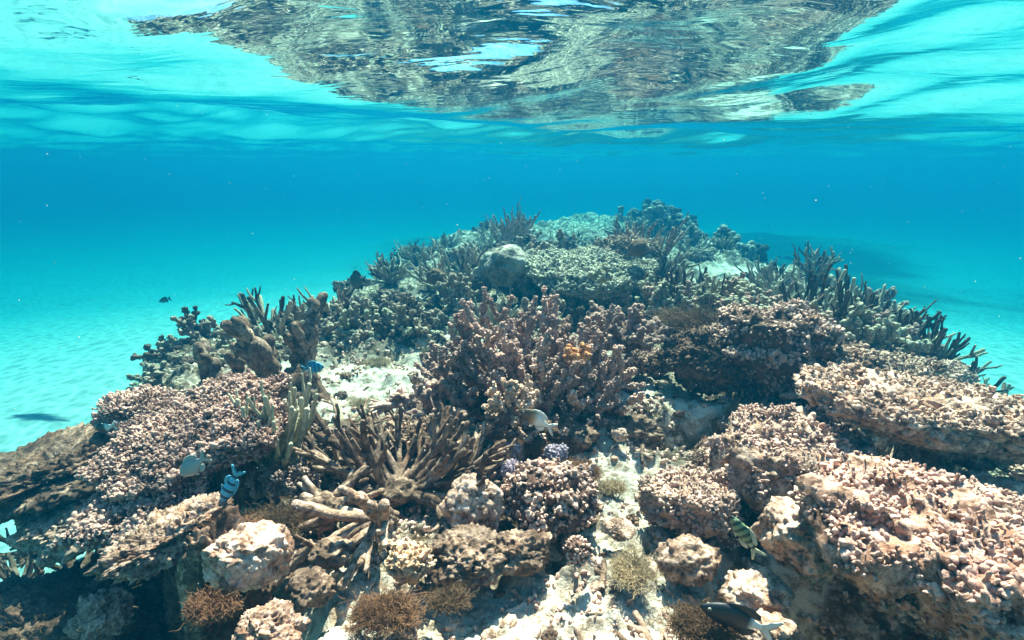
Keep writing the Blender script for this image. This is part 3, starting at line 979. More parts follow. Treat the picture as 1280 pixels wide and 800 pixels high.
FAR_A = crust('far reef crust', (0.46, 0.385, 0.31), (0.21, 0.165, 0.125), (0.052, 0.039, 0.030), None, 0.6, 0.50, (0.52, 0.46, 0.36))
FAR_D = crust('far dark crust', (0.24, 0.19, 0.15), (0.12, 0.09, 0.068), (0.045, 0.034, 0.026), None, 0.35, 0.54)

def algae_mat(name, a, b):
    m, t, out = new_mat(name)
    tc = N(t, 'ShaderNodeTexCoord').outputs['Object']
    c = mix(t, noise_tex(t, tc, 22, 3, 0.6), a, b)
    at = N(t, 'ShaderNodeAttribute', attribute_name='tip')
    c = mix(t, math_n(t, 'MULTIPLY', at.outputs['Fac'], 0.5), c, tuple(min(1, x * 1.8) for x in b))
    finish(t, out, c, 0.8)
    return m
ALG = algae_mat('brown seaweed', (0.060, 0.034, 0.020), (0.15, 0.088, 0.052))
ALGR = algae_mat('rusty seaweed', (0.10, 0.045, 0.024), (0.23, 0.115, 0.064))
ALGT = algae_mat('tan seaweed', (0.20, 0.13, 0.075), (0.38, 0.27, 0.165))
ALGO = algae_mat('olive seaweed', (0.075, 0.058, 0.032), (0.17, 0.14, 0.08))

def at(px, py, z):
    p = on_plane(px, py, z)
    depth = p[1] * CP - p[2] * SP
    return p, depth / FPX                        # place and metres per pixel there
def gz(p):
    z, _, _ = ground_z(np.array([p[0]]), np.array([p[1]]))
    return float(z[0])
LM = {}
def mark(phrase, o):
    LM[phrase] = o
    return o

# ------------------------------------------------------------------ the left rim
p, s = at(78, 592, -0.86)
slab_coral('ledge_coral', p, (0.34, 0.15, 0.050), (ROCKD, ROCKD), 101, 'long rough brown ledge jutting out over the turquoise sand', 'coral ledge', rz=0.42, lean=(-0.16, 0.12), foot=(0.10, 0.6), footx=0.16, amp=0.45, freq=1.9)
mark('the long jutting ledge', THINGS[-1])
p, s = at(258, 545, -0.70)
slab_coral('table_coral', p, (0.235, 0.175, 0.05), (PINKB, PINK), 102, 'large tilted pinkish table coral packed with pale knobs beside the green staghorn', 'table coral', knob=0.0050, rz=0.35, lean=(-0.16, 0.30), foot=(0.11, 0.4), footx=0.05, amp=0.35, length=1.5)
mark('the pink knobbly table', THINGS[-1])
p, s = at(196, 614, -0.79)
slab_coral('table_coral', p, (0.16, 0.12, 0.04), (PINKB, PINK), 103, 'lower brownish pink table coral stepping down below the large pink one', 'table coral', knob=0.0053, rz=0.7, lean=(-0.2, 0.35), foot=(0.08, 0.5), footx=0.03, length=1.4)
p, s = at(180, 524, -0.76)
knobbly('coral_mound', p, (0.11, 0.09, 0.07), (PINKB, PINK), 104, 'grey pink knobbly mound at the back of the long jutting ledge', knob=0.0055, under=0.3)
p, s = at(118, 640, -0.93)
slab_coral('ledge_coral', p, (0.155, 0.12, 0.05), (ROCK, ROCK), 105, 'rough brown shelf under the long ledge with dark water below', 'coral ledge', rz=0.35, lean=(-0.1, 0.3), foot=(0.07, 0.5), footx=0.06, amp=0.4, freq=2.0)
p, s = at(205, 680, -0.78)
slab_coral('ledge_coral', p, (0.12, 0.075, 0.035), (ROCK, ROCK), 106, 'tan pitted shelf overhanging the dark hollow left of the tan boulder', 'coral ledge', rz=0.55, lean=(-0.22, 0.12), foot=(0.05, 0.5), footx=0.04, amp=0.42, freq=2.2)
p, s = at(262, 640, -0.74)
boulder('coral_rock', p, (0.045, 0.035, 0.03), ROCK, 107, 'small orange tan rock just below the blue striped fish', amp=0.3, knob=0.05)
p, s = at(314, 700, -0.70)
boulder('boulder', p, (0.070, 0.052, 0.050), ROCKP, 108, 'pale tan boulder lit on top above a dark hollow', flat=0.8, amp=0.25, fine=0.09, pits=0.08, knob=0.03, sub=6, rz=0.3)
mark('the tan boulder', THINGS[-1])
p, s = at(290, 750, -0.82)
boulder('coral_rock', p, (0.075, 0.06, 0.16), ROCKD, 109, 'rusty brown rock face below the tan boulder', amp=0.35, knob=0.08, pits=0.1, sub=6)
p, s = at(338, 790, -0.71)
boulder('coral_rock', p, (0.05, 0.045, 0.035), ROCK, 110, 'pale crusted rock at the bottom edge in front of the tan boulder', amp=0.3, knob=0.06, pits=0.1)
p, s = at(128, 770, -1.0)
boulder('coral_rock', p, (0.055, 0.05, 0.05), ROCK, 111, 'rust and white rock at the bottom edge of the dark hollow', amp=0.35, knob=0.09, pits=0.12, sub=6)
p, s = at(62, 785, -1.18)
boulder('coral_rock', p, (0.24, 0.16, 0.10), ROCKD, 112, 'low brown weedy rock in the bottom corner below the ledges', amp=0.35, knob=0.06)
algae('seaweed_tuft', p + np.array([0.03, -0.03, 0.05]), (0.17, 0.12, 0.09), ALG, 113, 'brown fuzzy seaweed on the corner rock below the ledges', 420)
p, s = at(292, 668, -0.73)
algae('seaweed_tuft', p, (0.055, 0.04, 0.04), ALGR, 114, 'rust coloured weed growing just behind the tan boulder', 320)
p, s = at(352, 655, -0.78)
algae('seaweed_tuft', p, (0.07, 0.05, 0.035), ALG, 115, 'dark brown weed between the tan boulder and the dead antlers', 380)
p, s = at(265, 760, -0.72)
algae('seaweed_tuft', p, (0.04, 0.03, 0.05), ALGR, 116, 'rusty weed hanging on the rock face over the dark hollow', 260)
for i, (px, py, z, k, r) in enumerate([(40, 690, -1.35, 0, .16), (20, 735, -1.30, 1, .13), (75, 665, -1.45, 0, .12), (95, 715, -1.22, 1, .12)]):
    p, s = at(px, py, z)
    lab = ['hazy blue green antler coral on the slope under the long ledge', 'dim fallen antler pieces lowest on the slope below the ledges', 'faint antler clump on the slope nearest the turquoise sand', 'dim antler clump tucked against the dark ledge foot'][i]
    staghorn('staghorn_coral', p, (FAR_D, FAR_D, ROCKD), 120 + i, lab, 12, r, 0.010, up=0.35, subs=2)
p, s = at(62, 742, -1.15)
boulder('shell', p, (0.035, 0.016, 0.014), ROCKP, 125, 'small oblong white shell lying on the dim slope under the ledges', 'shell', sub=4, amp=0.1)

# ------------------------------------------------------------------ staghorns of the left middle
p, s = at(345, 578, -0.80)
staghorn('staghorn_coral', p, (DEAD, GREEN, GREEN), 201, 'upright pale green staghorn coral beside the pink knobbly table', 30, 0.225, 0.0080, up=0.66, bend=0.13, subs=2, lift=0.25, subang=0.5, foot=0.42, taper=0.5, sublen=(0.25, 0.5))
mark('the green staghorn', THINGS[-1])
p, s = at(300, 580, -0.80)
staghorn('staghorn_coral', p, (DEAD, CREAM, GREEN), 202, 'small cream antler sprig sticking up above the blue striped fish', 4, 0.08, 0.007, up=0.7, bend=0.15, subs=1, foot=0.2)
p, s = at(432, 535, -0.86)
staghorn('staghorn_coral', p, (DEAD, DEADP, GREEN), 203, 'pale bleached antler pieces lying flat between the green staghorn and sandy hollow', 12, 0.16, 0.010, up=0.12, bend=0.15, subs=2, lift=0.02)
p, s = at(395, 560, -0.85)
bush('twig_coral', p, (0.11, 0.09, 0.07), (DEAD, DEAD, BUSHB), 204, 'dark twiggy coral just right of the green staghorn foot', stems=22, rad=0.007, bud=0.0035, budlen=4)
p, s = at(356, 608, -0.82)
bush('twig_coral', p, (0.085, 0.07, 0.06), (DEAD, BUSHB, DEAD), 205, 'brown bristly twig coral below the green staghorn', stems=20, rad=0.006, bud=0.0034, budlen=4.2)
p, s = at(498, 612, -0.83)
staghorn('dead_staghorn', p, (DEAD, DEAD, ROCKD, DEAD), 206, 'dark tangle of thick dead antler branches pointing right and up', 34, 0.225, 0.0108, cat='dead coral', up=0.07, fan=(-0.6, 3.3), bend=0.2, subs=3, depth2=0.7, lift=0.12, taper=0.72, subang=0.55, foot=0.45, sublen=(0.3, 0.6))
mark('the dead antler tangle', THINGS[-1])
p, s = at(560, 602, -0.84)
staghorn('dead_staghorn', p, (DEAD, DEAD, DEADP, DEAD), 218, 'dead antler arms lying flat and pointing towards the lilac coral balls', 14, 0.19, 0.0095, cat='dead coral', up=0.05, fan=(-0.4, 1.2), bend=0.2, subs=2, lift=0.02, taper=0.6, foot=0.4)
p, s = at(430, 585, -0.85)
staghorn('dead_staghorn', p, (DEAD, DEAD, ROCKD, DEADP), 219, 'thin dark dead branches criss crossing behind the twig coral', 16, 0.17, 0.0078, cat='dead coral', up=0.08, fan=(0.2, 3.4), bend=0.25, subs=3, lift=0.02, taper=0.6, foot=0.5)
p, s = at(478, 648, -0.80)
staghorn('dead_staghorn', p, (DEAD, DEADP, DEADP), 207, 'pale bare antler branches reaching down over bright sand', 8, 0.21, 0.0125, cat='dead coral', up=0.02, fan=(2.9, 5.1), bend=0.20, subs=2, lift=-0.03, taper=0.7, subang=0.6, foot=0.25)
p, s = at(405, 628, -0.82)
staghorn('dead_staghorn', p, (DEAD, DEADP, DEAD), 208, 'brown dead branches lying sideways across the twig coral', 7, 0.17, 0.0095, cat='dead coral', up=0.04, fan=(-0.6, 0.7), bend=0.14, subs=2, lift=0.0, taper=0.75, foot=0.3)
p, s = at(592, 632, -0.78)
boulder('lump_coral', p, (0.068, 0.055, 0.065), ROCKP, 209, 'rounded buff lump coral right of the dead antler tangle', 'coral', sub=6, amp=0.22, knob=0.16, kfreq=3.2, fine=0.06)
mark('the rounded buff lump', THINGS[-1])
p, s = at(585, 695, -0.80)
boulder('coral_rock', p, (0.085, 0.065, 0.042), DEAD, 210, 'grey brown crumbly dead coral below the rounded buff lump', 'dead coral', sub=6, amp=0.35, knob=0.10, kfreq=5, pits=0.12)
p, s = at(650, 690, -0.80)
boulder('coral_rock', p, (0.065, 0.05, 0.038), DEAD, 211, 'grey crusted rock in front of the bulbous pink coral', 'rock', sub=6, amp=0.35, knob=0.10, kfreq=5, pits=0.12)
p, s = at(512, 708, -0.79)
knobbly('cup_coral', p, (0.042, 0.035, 0.032), (CREAM, CREAM), 212, 'small cream lobed coral at the tips of the pale antlers', knob=0.0063, length=0.9, under=0.3)
p, s = at(385, 735, -0.77)
boulder('coral_rock', p, (0.042, 0.036, 0.028), DEAD, 213, 'knobbly tan rock between the tan boulder and the pale antlers', sub=5, amp=0.3, knob=0.14, kfreq=4)
p, s = at(415, 690, -0.78)
boulder('coral_rock', p, (0.04, 0.034, 0.024), DEAD, 214, 'tan rock under the crossing of the pale antlers', sub=5, amp=0.3, knob=0.14, kfreq=4)
p, s = at(400, 640, -0.80)
boulder('coral_rock', p, (0.045, 0.04, 0.035), DEAD, 215, 'round brown knob of rock left of the dead antler tangle', sub=5, amp=0.25, knob=0.14, kfreq=4)
p, s = at(482, 768, -0.80)
algae('seaweed_tuft', p, (0.065, 0.045, 0.032), ALGR, 216, 'reddish brown weed at the bottom edge below the pale antlers', 380)
p, s = at(560, 752, -0.80)
algae('seaweed_tuft', p, (0.04, 0.03, 0.028), ALG, 217, 'small brown weed patch below the crumbly grey dead coral', 240)

# ------------------------------------------------------------------ the big branching coral in the middle
p, s = at(655, 528, -0.90)
bush('branching_coral', p, (0.47, 0.36, 0.44), (BUSHB, BUSHA, BUSHB, BUSHA, BUSHB), 301, 'largest branching coral, rosy grey with blunt buds, on top of the reef', stems=92, rad=0.0115, bud=0.0042, budlen=2.5, spread=0.12, dens=0.8, subs=4)
mark('the largest branching coral', THINGS[-1])
p, s = at(545, 520, -0.82)
bush('branching_coral', p, (0.17, 0.13, 0.12), (BUSHB, BUSHB, BUSHA), 302, 'low dark branching coral at the left foot of the largest one', stems=16, rad=0.016, bud=0.0075, budlen=1.6, spread=0.1, dens=0.6)
p, s = at(505, 505, -0.78)
staghorn('branching_coral', p, (BUSHA, BUSHC, BUSHA), 303, 'slim pale branch reaching left over the sandy hollow', 4, 0.10, 0.011, cat='branching coral', up=0.05, fan=(2.6, 3.7), subs=3, bend=0.1, lift=0, foot=0.1, subang=0.6)
p, s = at(780, 425, -0.66)
bush('branching_coral', p, (0.20, 0.16, 0.14), (BUSHB, BUSHB, BUSHB), 304, 'flatter grey branching coral leaning on the right of the largest one', stems=26, rad=0.016, bud=0.0075, budlen=1.7, dens=0.6)
p, s = at(716, 438, -0.60)
bush('orange_coral', p + np.array([0.0, -0.13, 0.02]), (0.045, 0.035, 0.045), (ORANGE, ORANGE, ORANGE), 305, 'small orange budded coral lodged in the largest branching coral', stems=10, rad=0.0055, bud=0.0038, budlen=2.2, base=False)
p, s = at(640, 500, -0.70)
bush('branching_coral', p + np.array([0, -0.1, 0.0]), (0.09, 0.07, 0.12), (BUSHB, BUSHC, BUSHC), 306, 'cream budded coral low on the front of the largest branching coral', stems=18, rad=0.007, bud=0.0036, budlen=2.3, dens=0.9)
p, s = at(742, 512, -0.82)
bush('branching_coral', p, (0.10, 0.08, 0.09), (BUSHB, BUSHA, BUSHC), 307, 'small tan budded coral at the right foot of the largest one', stems=14, rad=0.010, bud=0.006, budlen=1.8, dens=0.8)
p, s = at(700, 548, -0.84)
boulder('coral_rock', p, (0.12, 0.08, 0.06), ROCKD, 308, 'dark weedy rock under the brown and white fish', sub=5, amp=0.35, knob=0.1, kfreq=5)
p, s = at(790, 545, -0.86)
boulder('coral_rock', p, (0.10, 0.07, 0.06), DEAD, 309, 'grey brown rock with a pale stone on its side', sub=6, amp=0.35, knob=0.1, kfreq=5, pits=0.1)
p, s = at(772, 538, -0.80)
boulder('stone', p + np.array([0, -0.03, 0]), (0.026, 0.02, 0.022), ROCKP, 310, 'pale egg shaped stone right of the brown and white fish', 'stone', sub=4, amp=0.25)
for i, (px, py, rr, lab) in enumerate([(695, 568, .027, 'lilac coral ball standing alone among rusty weed'), (641, 563, .020, 'smallest lilac coral ball, behind the other two'), (640, 590, .028, 'lilac coral ball with two lobes above the bulbous pink coral')]):
    p, s = at(px, py, -0.78)
    knobbly('lilac_coral', p, (rr, rr * 0.85, rr * 0.85), (LILAC, LILAC), 320 + i, lab, knob=0.0043, length=0.8, under=0.2, cover=-0.5, flat=0, amp=0.3)
mark('the lilac coral balls', THINGS[-1])
p, s = at(722, 592, -0.84)
algae('seaweed_tuft', p, (0.065, 0.045, 0.05), ALGR, 323, 'rusty fuzzy weed around the lone lilac coral ball', 420)
p, s = at(672, 560, -0.83)
algae('seaweed_tuft', p, (0.05, 0.04, 0.045), ALGR, 324, 'rusty weed between the lilac coral balls under the brown and white fish', 300)
p, s = at(688, 632, -0.80)
knobbly('bulb_coral', p, (0.105, 0.085, 0.075), (PINKB, BULB), 325, 'bulbous pink coral of round knobs in front of the lilac coral', knob=0.0073, length=0.7, under=0.5, flat=0.2, amp=0.35, holes=0.05)
mark('the bulbous pink coral', THINGS[-1])
p, s = at(722, 690, -0.76)
knobbly('bulb_coral', p, (0.022, 0.02, 0.024), (PINKB, BULB), 326, 'small white tipped bulb coral hanging over the dark gap', knob=0.0052, length=0.8, under=0.2, cover=-0.5)
p, s = at(765, 610, -0.86)
algae('seaweed_tuft', p, (0.04, 0.03, 0.03), ALGT, 327, 'tan weed patch on bright sand right of the lone lilac ball', 240)
p, s = at(790, 715, -0.80)
algae('seaweed_tuft', p, (0.042, 0.05, 0.032), ALGT, 328, 'tan brown weed strip on bright sand at mid bottom', 320)
p, s = at(880, 785, -0.74)
algae('seaweed_tuft', p, (0.055, 0.04, 0.035), ALG, 329, 'brown weed clump under the black fish with the white tail', 420)
p, s = at(772, 662, -0.82)
slab_coral('shell', p, (0.035, 0.028, 0.010), (ROCKP, ROCKP), 330, 'thin pale plate lying tilted on sand right of the bulbous pink coral', 'shell', lean=(0.2, 0.2))

# ------------------------------------------------------------------ the right foreground
p, s = at(985, 595, -0.78)
knobbly('coral_mound', p, (0.205, 0.14, 0.11), (ROCK, BULB), 401, 'wide tan knobbly mound behind the green striped fish', knob=0.0055, length=1.0, under=0.5, flat=0.5, amp=0.3, lean=(0.1, 0.25), holes=0.17)
mark('the wide tan knobbly mound', THINGS[-1])
p, s = at(862, 640, -0.82)
knobbly('coral_mound', p, (0.10, 0.08, 0.075), (ROCK, BULB), 402, 'grey brown knobbly mound left of the green striped fish', knob=0.0055, length=0.9, under=0.4, amp=0.3, holes=0.08)
p, s = at(905, 580, -0.86)
knobbly('coral_mound', p, (0.085, 0.07, 0.055), (ROCKD, ROCK), 403, 'small dark knobbly hummock behind the grey brown mound', knob=0.0052, length=0.9, under=0.35, holes=0.05)
p, s = at(1022, 678, -0.72)
boulder('boulder', p, (0.115, 0.085, 0.075), ROCKP, 404, 'pale worn boulder beside the dark hole of the green striped fish', sub=6, amp=0.28, knob=0.05, fine=0.1, pits=0.08, under=0.35, flat=0.4)
mark('the pale worn boulder', THINGS[-1])
p, s = at(1165, 700, -0.66)
knobbly('coral_slope', p, (0.225, 0.15, 0.115), (ROCK, BULB), 405, 'big bright knobbly coral slope over the black hollow', knob=0.0058, length=0.95, under=0.5, flat=0.4, amp=0.30, lean=(0.30, 0.12), holes=0.17)
mark('the bright knobbly slope', THINGS[-1])
p, s = at(1262, 760, -0.60)
knobbly('coral_mound', p, (0.12, 0.09, 0.08), (ROCK, BULB), 406, 'knobbly orange brown lump in the bottom right corner', knob=0.0063, length=0.9, under=0.4, amp=0.3, lean=(0.3, 0.2), holes=0.1)
p, s = at(1175, 526, -0.66)
slab_coral('ledge_coral', p, (0.34, 0.19, 0.06), (ROCKP, ROCKP), 407, 'long pale crusted ledge above a deep black recess', 'coral ledge', rz=-0.20, lean=(0.13, 0.03), foot=(0.12, 0.5), amp=0.32, freq=1.5, knob=0.0075, length=0.9, holes=0.30)
mark('the long pale ledge', THINGS[-1])
p, s = at(1215, 572, -0.78)
boulder('coral_rock', p, (0.055, 0.045, 0.032), ROCK, 408, 'knobbly rock nub poking out of the black recess', sub=5, amp=0.3, knob=0.12, kfreq=4)
p, s = at(1118, 630, -0.84)
boulder('boulder', p, (0.095, 0.075, 0.055), ROCKP, 409, 'smooth rounded boulder below the black recess', sub=6, amp=0.2, fine=0.06, flat=0.3)
p, s = at(1230, 640, -0.80)
boulder('coral_rock', p, (0.16, 0.10, 0.065), ROCK, 410, 'rough bright rock below the right end of the black recess', sub=6, amp=0.35, knob=0.09, kfreq=5, pits=0.1)
p, s = at(1062, 560, -0.80)
algae('seaweed_tuft', p, (0.06, 0.05, 0.07), ALG, 411, 'wispy brown weed left of the long pale ledge', 420)
p, s = at(1235, 745, -0.60)
algae('seaweed_tuft', p, (0.05, 0.03, 0.03), ALG, 412, 'brown weed on the bright knobbly slope near the corner', 260)
p, s = at(948, 738, -0.80)
boulder('coral_rock', p, (0.06, 0.045, 0.03), ROCKP, 413, 'white crusted hump behind the black fish with the white tail', sub=5, amp=0.3, knob=0.1, kfreq=5, pits=0.1)
p, s = at(860, 700, -0.82)
boulder('coral_rock', p, (0.06, 0.05, 0.04), ROCK, 414, 'rounded tan rock below the grey brown knobbly mound', sub=5, amp=0.3, knob=0.1, kfreq=4)
p, s = at(955, 792, -0.80)
boulder('coral_rock', p, (0.05, 0.04, 0.03), ROCK, 415, 'rusty rock at the bottom edge behind the white fish tail', sub=5, amp=0.3, knob=0.1, kfreq=5, pits=0.1)

# ------------------------------------------------------------------ the right middle
p, s = at(965, 440, -0.66)
knobbly('coral_mound', p, (0.20, 0.16, 0.15), (ROCKD, BULB), 501, 'knobbly pale pink topped mound with a black shaded side', knob=0.0078, length=0.9, under=0.35, flat=0.2, amp=0.3, holes=0.08)
mark('the pale topped mound', THINGS[-1])
p, s = at(880, 455, -0.72)
knobbly('coral_mound', p, (0.14, 0.11, 0.11), (ROCKD, ROCKD), 502, 'dark knobbly mound below the brown seaweed bush', knob=0.0074, length=0.9, under=0.35, amp=0.3)
p, s = at(862, 408, -0.62)
algae('seaweed_bush', p, (0.13, 0.10, 0.12), ALG, 503, 'round fuzzy brown seaweed bush right of the largest branching coral', 900, thick=0.0013)
mark('the brown seaweed bush', THINGS[-1])
p, s = at(842, 452, -0.72)
algae('seaweed_tuft', p, (0.06, 0.05, 0.05), ALGR, 504, 'rusty weed tuft under the round brown seaweed bush', 300, thick=0.0012)
p, s = at(980, 497, -0.80)
boulder('stone', p + np.array([0, -0.03, 0.02]), (0.035, 0.016, 0.012), ROCKP, 505, 'white oblong stone in the shade under the pale topped mound', 'stone', sub=4, amp=0.15)
p, s = at(1040, 470, -0.74)
knobbly('coral_mound', p, (0.15, 0.12, 0.10), (ROCKD, ROCK), 506, 'dark crusted hummock right of the pale topped mound', knob=0.0074, length=0.9, under=0.3, holes=0.1)
p, s = at(1110, 478, -0.80)
knobbly('coral_mound', p, (0.17, 0.12, 0.09), (ROCK, ROCK), 507, 'brown crusted hummock behind the long pale ledge', knob=0.0081, length=0.8, under=0.3, holes=0.1)
thicket = [
 (1010, 432, -.66, .17, .15, 'olive pale tipped branching coral right of the pale topped mound', 0),
 (1015, 385, -.62, .20, .22, 'star shaped dark coral with one upright spike at the reef edge', 1),
 (1052, 384, -.62, .13, .26, 'tall dark bushy column coral standing against bright sand', 1),
 (1075, 425, -.70, .18, .16, 'olive finger thicket in the middle of the right reef edge', 0),
 (1093, 402, -.72, .13, .24, 'slanting twin finger coral pointing right over bright sand', 1),
 (1130, 425, -.76, .16, .24, 'forked finger coral with a side arm against bright sand', 1),
 (1118, 440, -.78, .15, .15, 'rough olive coral between the two forked finger corals', 0),
 (1165, 440, -.82, .15, .24, 'finger coral with a bird beak fork near the sand', 1),
 (1165, 478, -.94, .18, .12, 'dark shaded coral bush on the outer right slope', 0),
 (1190, 470, -1.0, .12, .18, 'outermost spiky finger coral over the right sand', 1),
 (1210, 500, -1.12, .15, .10, 'low pale green coral at the foot of the right slope', 0),
 (1245, 515, -1.22, .15, .10, 'hazy antler coral farthest down the right slope', 2),
 (935, 385, -.60, .19, .09, 'flat tiered coral with pale tips behind the pale topped mound', 0),
 (905, 372, -.60, .17, .10, 'brown flat branching coral behind the seaweed bush', 0),
 (862, 372, -.60, .07, .20, 'thin pale knobbly column left of the flat tiered corals', 1),
 (950, 408, -.62, .15, .08, 'pale fringed shelf coral just above the pale topped mound', 0),
 (838, 380, -.62, .12, .10, 'dark rounded coral left of the seaweed bush', 0),
]
for i, (px, py, z, r, h, lab, kind) in enumerate(thicket):
    p, s = at(px, py, z)
    p[2] = max(gz(p) - 0.02, z - h * 1.2) if kind == 1 else z - 0.05
    hh = z - p[2] + h * 0.55
    if kind == 0:
        bush('branching_coral', p, (r, r * 0.85, h + 0.05), (ROCKD, OLIVE, OLIVE, BUSHB), 520 + i, lab, stems=30, rad=0.0125, bud=0.0075, budlen=2.1, dens=0.55, subs=2)
    elif kind == 1:
        staghorn('finger_coral', p, (ROCKD, FAR_D, OLIVE, FAR_D), 520 + i, lab, 18, hh * 1.08, 0.0095, cat='finger coral', up=0.66, subs=3, subang=0.8, taper=0.55, foot=0.32, sublen=(0.15, 0.4), bend=0.18)
    else:
        staghorn('staghorn_coral', p, (OLIVE, OLIVE, DEADP), 520 + i, lab, 12, 0.2, 0.011, up=0.4)

# ------------------------------------------------------------------ the crest beyond the big coral
p, s = at(738, 345, -0.60)
slab_coral('table_coral', p, (0.36, 0.27, 0.075), (GTABLE, GTABLE), 601, 'flat grey green table coral beyond the largest branching coral', knob=0.0096, lean=(0.02, 0.22), rz=0.1, foot=(0.18, 0.3), length=0.9, amp=0.3)
mark('the grey green table', THINGS[-1])
p, s = at(785, 322, -0.52)
knobbly('coral_mound', p, (0.17, 0.14, 0.10), (FAR_A, FAR_A), 602, 'crusty brown hump rising at the right of the grey green table', knob=0.0104, length=0.8, under=0.2)
p, s = at(632, 332, -0.55)
boulder('dome_coral', p, (0.145, 0.12, 0.115), PALE, 603, 'smooth pale rounded dome coral left of the grey green table', 'dome coral', sub=6, amp=0.2, knob=0.10, kfreq=2.6, fine=0.02, freq=1.2)
mark('the pale dome coral', THINGS[-1])
p, s = at(607, 345, -0.62)
boulder('dome_coral', p, (0.075, 0.06, 0.06), PALE, 604, 'small pale knob at the left foot of the pale dome coral', 'dome coral', sub=5, amp=0.2, knob=0.12, kfreq=3)
p, s = at(752, 350, -0.52)
bush('leaf_coral', p, (0.05, 0.04, 0.06), (GREEN, GREEN, GREEN), 605, 'tiny pale green leafy coral on the front of the grey green table', stems=9, rad=0.012, bud=0.008, budlen=1.6, base=False)
p, s = at(797, 310, -0.42)
boulder('sponge', p, (0.055, 0.05, 0.05), ALGR, 606, 'small dull red ball sponge right of the grey green table', 'sponge', sub=4, amp=0.12, fine=0.05)
p, s = at(545, 346, -0.62)
boulder('sponge', p, (0.06, 0.05, 0.05), ALGR, 607, 'dull reddish ball sponge on the far left crest', 'sponge', sub=4, amp=0.12)
crest = [
 (772, 290, -.40, .16, .26, 1, 'tallest dark pointed column on the far crest'),
 (722, 285, -.42, .12, .20, 1, 'dark stubby column left of the tallest crest column'),
 (795, 285, -.42, .09, .22, 1, 'thin dark spire just right of the tallest crest column'),
 (805, 292, -.40, .26, .16, 3, 'pale yellow tipped antler bush at the right end of the far crest'),
 (825, 300, -.44, .22, .14, 2, 'dark low antler clump under the pale yellow tipped bush'),
 (760, 305, -.44, .30, .14, 0, 'grey branching coral in front of the tallest crest column'),
 (690, 300, -.46, .30, .14, 0, 'wide grey branching coral in the middle of the far crest'),
 (650, 295, -.46, .28, .14, 0, 'grey tangled coral behind the pale dome coral'),
 (600, 300, -.46, .26, .16, 2, 'antler coral with arms reaching left on the far crest'),
 (565, 312, -.50, .26, .14, 2, 'leftmost antler coral of the far crest over blue water'),
 (580, 290, -.42, .11, .20, 1, 'dark knobby column left of the antler corals on the crest'),
 (642, 272, -.38, .16, .12, 3, 'small pale antler bush at the crest skyline'),
 (710, 322, -.52, .24, .08, 0, 'low branching coral right behind the grey green table'),
 (665, 318, -.50, .20, .08, 0, 'low rubble coloured coral between dome and crest'),
 (575, 345, -.60, .24, .12, 0, 'dull green branching coral left of the pale dome coral'),
 (690, 372, -.66, .22, .08, 0, 'olive coral just under the front of the grey green table'),
 (820, 345, -.56, .28, .10, 0, 'olive brown coral right of the crusty hump'),
 (566, 386, -.76, .18, .07, 0, 'fuzzy olive coral behind the left of the largest branching coral'),
 (505, 372, -.66, .22, .16, 0, 'dark branching coral at the top of the sandy hollow'),
 (485, 352, -.60, .13, .24, 1, 'broad dark column on the left crest'),
 (508, 358, -.62, .10, .18, 1, 'short dark column right of the broad one'),
 (440, 372, -.66, .26, .12, 0, 'pale speckled coral under the dark round fish'),
 (465, 388, -.72, .27, .11, 0, 'broad shaded coral shelf above the sandy hollow'),
 (400, 365, -.66, .22, .14, 2, 'antler coral on the left crest skyline'),
 (445, 345, -.58, .07, .20, 1, 'thin pointed spire behind the dark round fish'),
 (405, 350, -.60, .06, .16, 1, 'small lone spire on the left skyline'),
 (370, 395, -.74, .28, .12, 0, 'blue grey coral on the left reef shoulder'),
 (335, 405, -.78, .26, .10, 2, 'dim antler coral on the outer left shoulder'),
 (300, 410, -.82, .30, .12, 0, 'dim bushy coral on the outer left slope'),
 (230, 420, -.90, .30, .18, 0, 'dark bushy coral farthest out on the left slope'),
 (205, 450, -.98, .24, .16, 0, 'dark rounded bush low on the left slope'),
 (255, 445, -.92, .24, .10, 0, 'crumbly blue green coral in the middle of the left slope'),
 (310, 440, -.86, .24, .08, 0, 'pale crumbly coral behind the thick brown stump'),
 (290, 430, -.84, .11, .08, 4, 'round dark weed bush on the left slope'),
 (190, 492, -1.0, .20, .14, 0, 'dark overhanging coral bush at the left reef edge'),
 (150, 515, -1.15, .14, .10, 0, 'dim coral at the foot of the left edge'),
 (240, 475, -.94, .22, .08, 0, 'crumbly brown coral above the pink knobbly table'),
 (392, 415, -.82, .15, .08, 0, 'shaded dark coral on the far side of the sandy hollow'),
 (538, 420, -.84, .10, .05, 0, 'dull coral between sandy hollow and the largest branching coral'),
]
for i, (px, py, z, r, h, kind, lab) in enumerate(crest):
    p, s = at(px, py, z)
    p[2] = max(gz(p) - 0.03, z - 0.28)
    hh = z - p[2] + h * 0.15 - (0.06 if px < 470 else 0)
    mats = (FAR_D, FAR_A, FAR_D, FAR_A, OLIVE)
    if kind == 0:
        bush('branching_coral', p, (r, r * 0.8, hh), mats, 620 + i, lab, stems=34, rad=0.013, bud=0.0085, budlen=2.2, dens=0.5, subs=3)
    elif kind == 1:
        fingers('column_coral', p, mats, 620 + i, lab, 6, hh * 0.62, 0.017, r * 0.9, cat='column coral', rough=0.7)
    elif kind == 2:
        staghorn('staghorn_coral', p, mats, 620 + i, lab, 22, r * 1.1, 0.013, up=0.28, subs=2)
    elif kind == 3:
        staghorn('staghorn_coral', p, (FAR_A, DEADP, DEADP), 620 + i, lab, 26, hh * 1.1, 0.012, up=0.6, subs=2)
    else:
        algae('seaweed_bush', p, (r, r, hh + 0.05), ALGO, 620 + i, lab, 500, thick=0.002)
p, s = at(372, 470, -0.78)
p[2] = gz(p) - 0.02
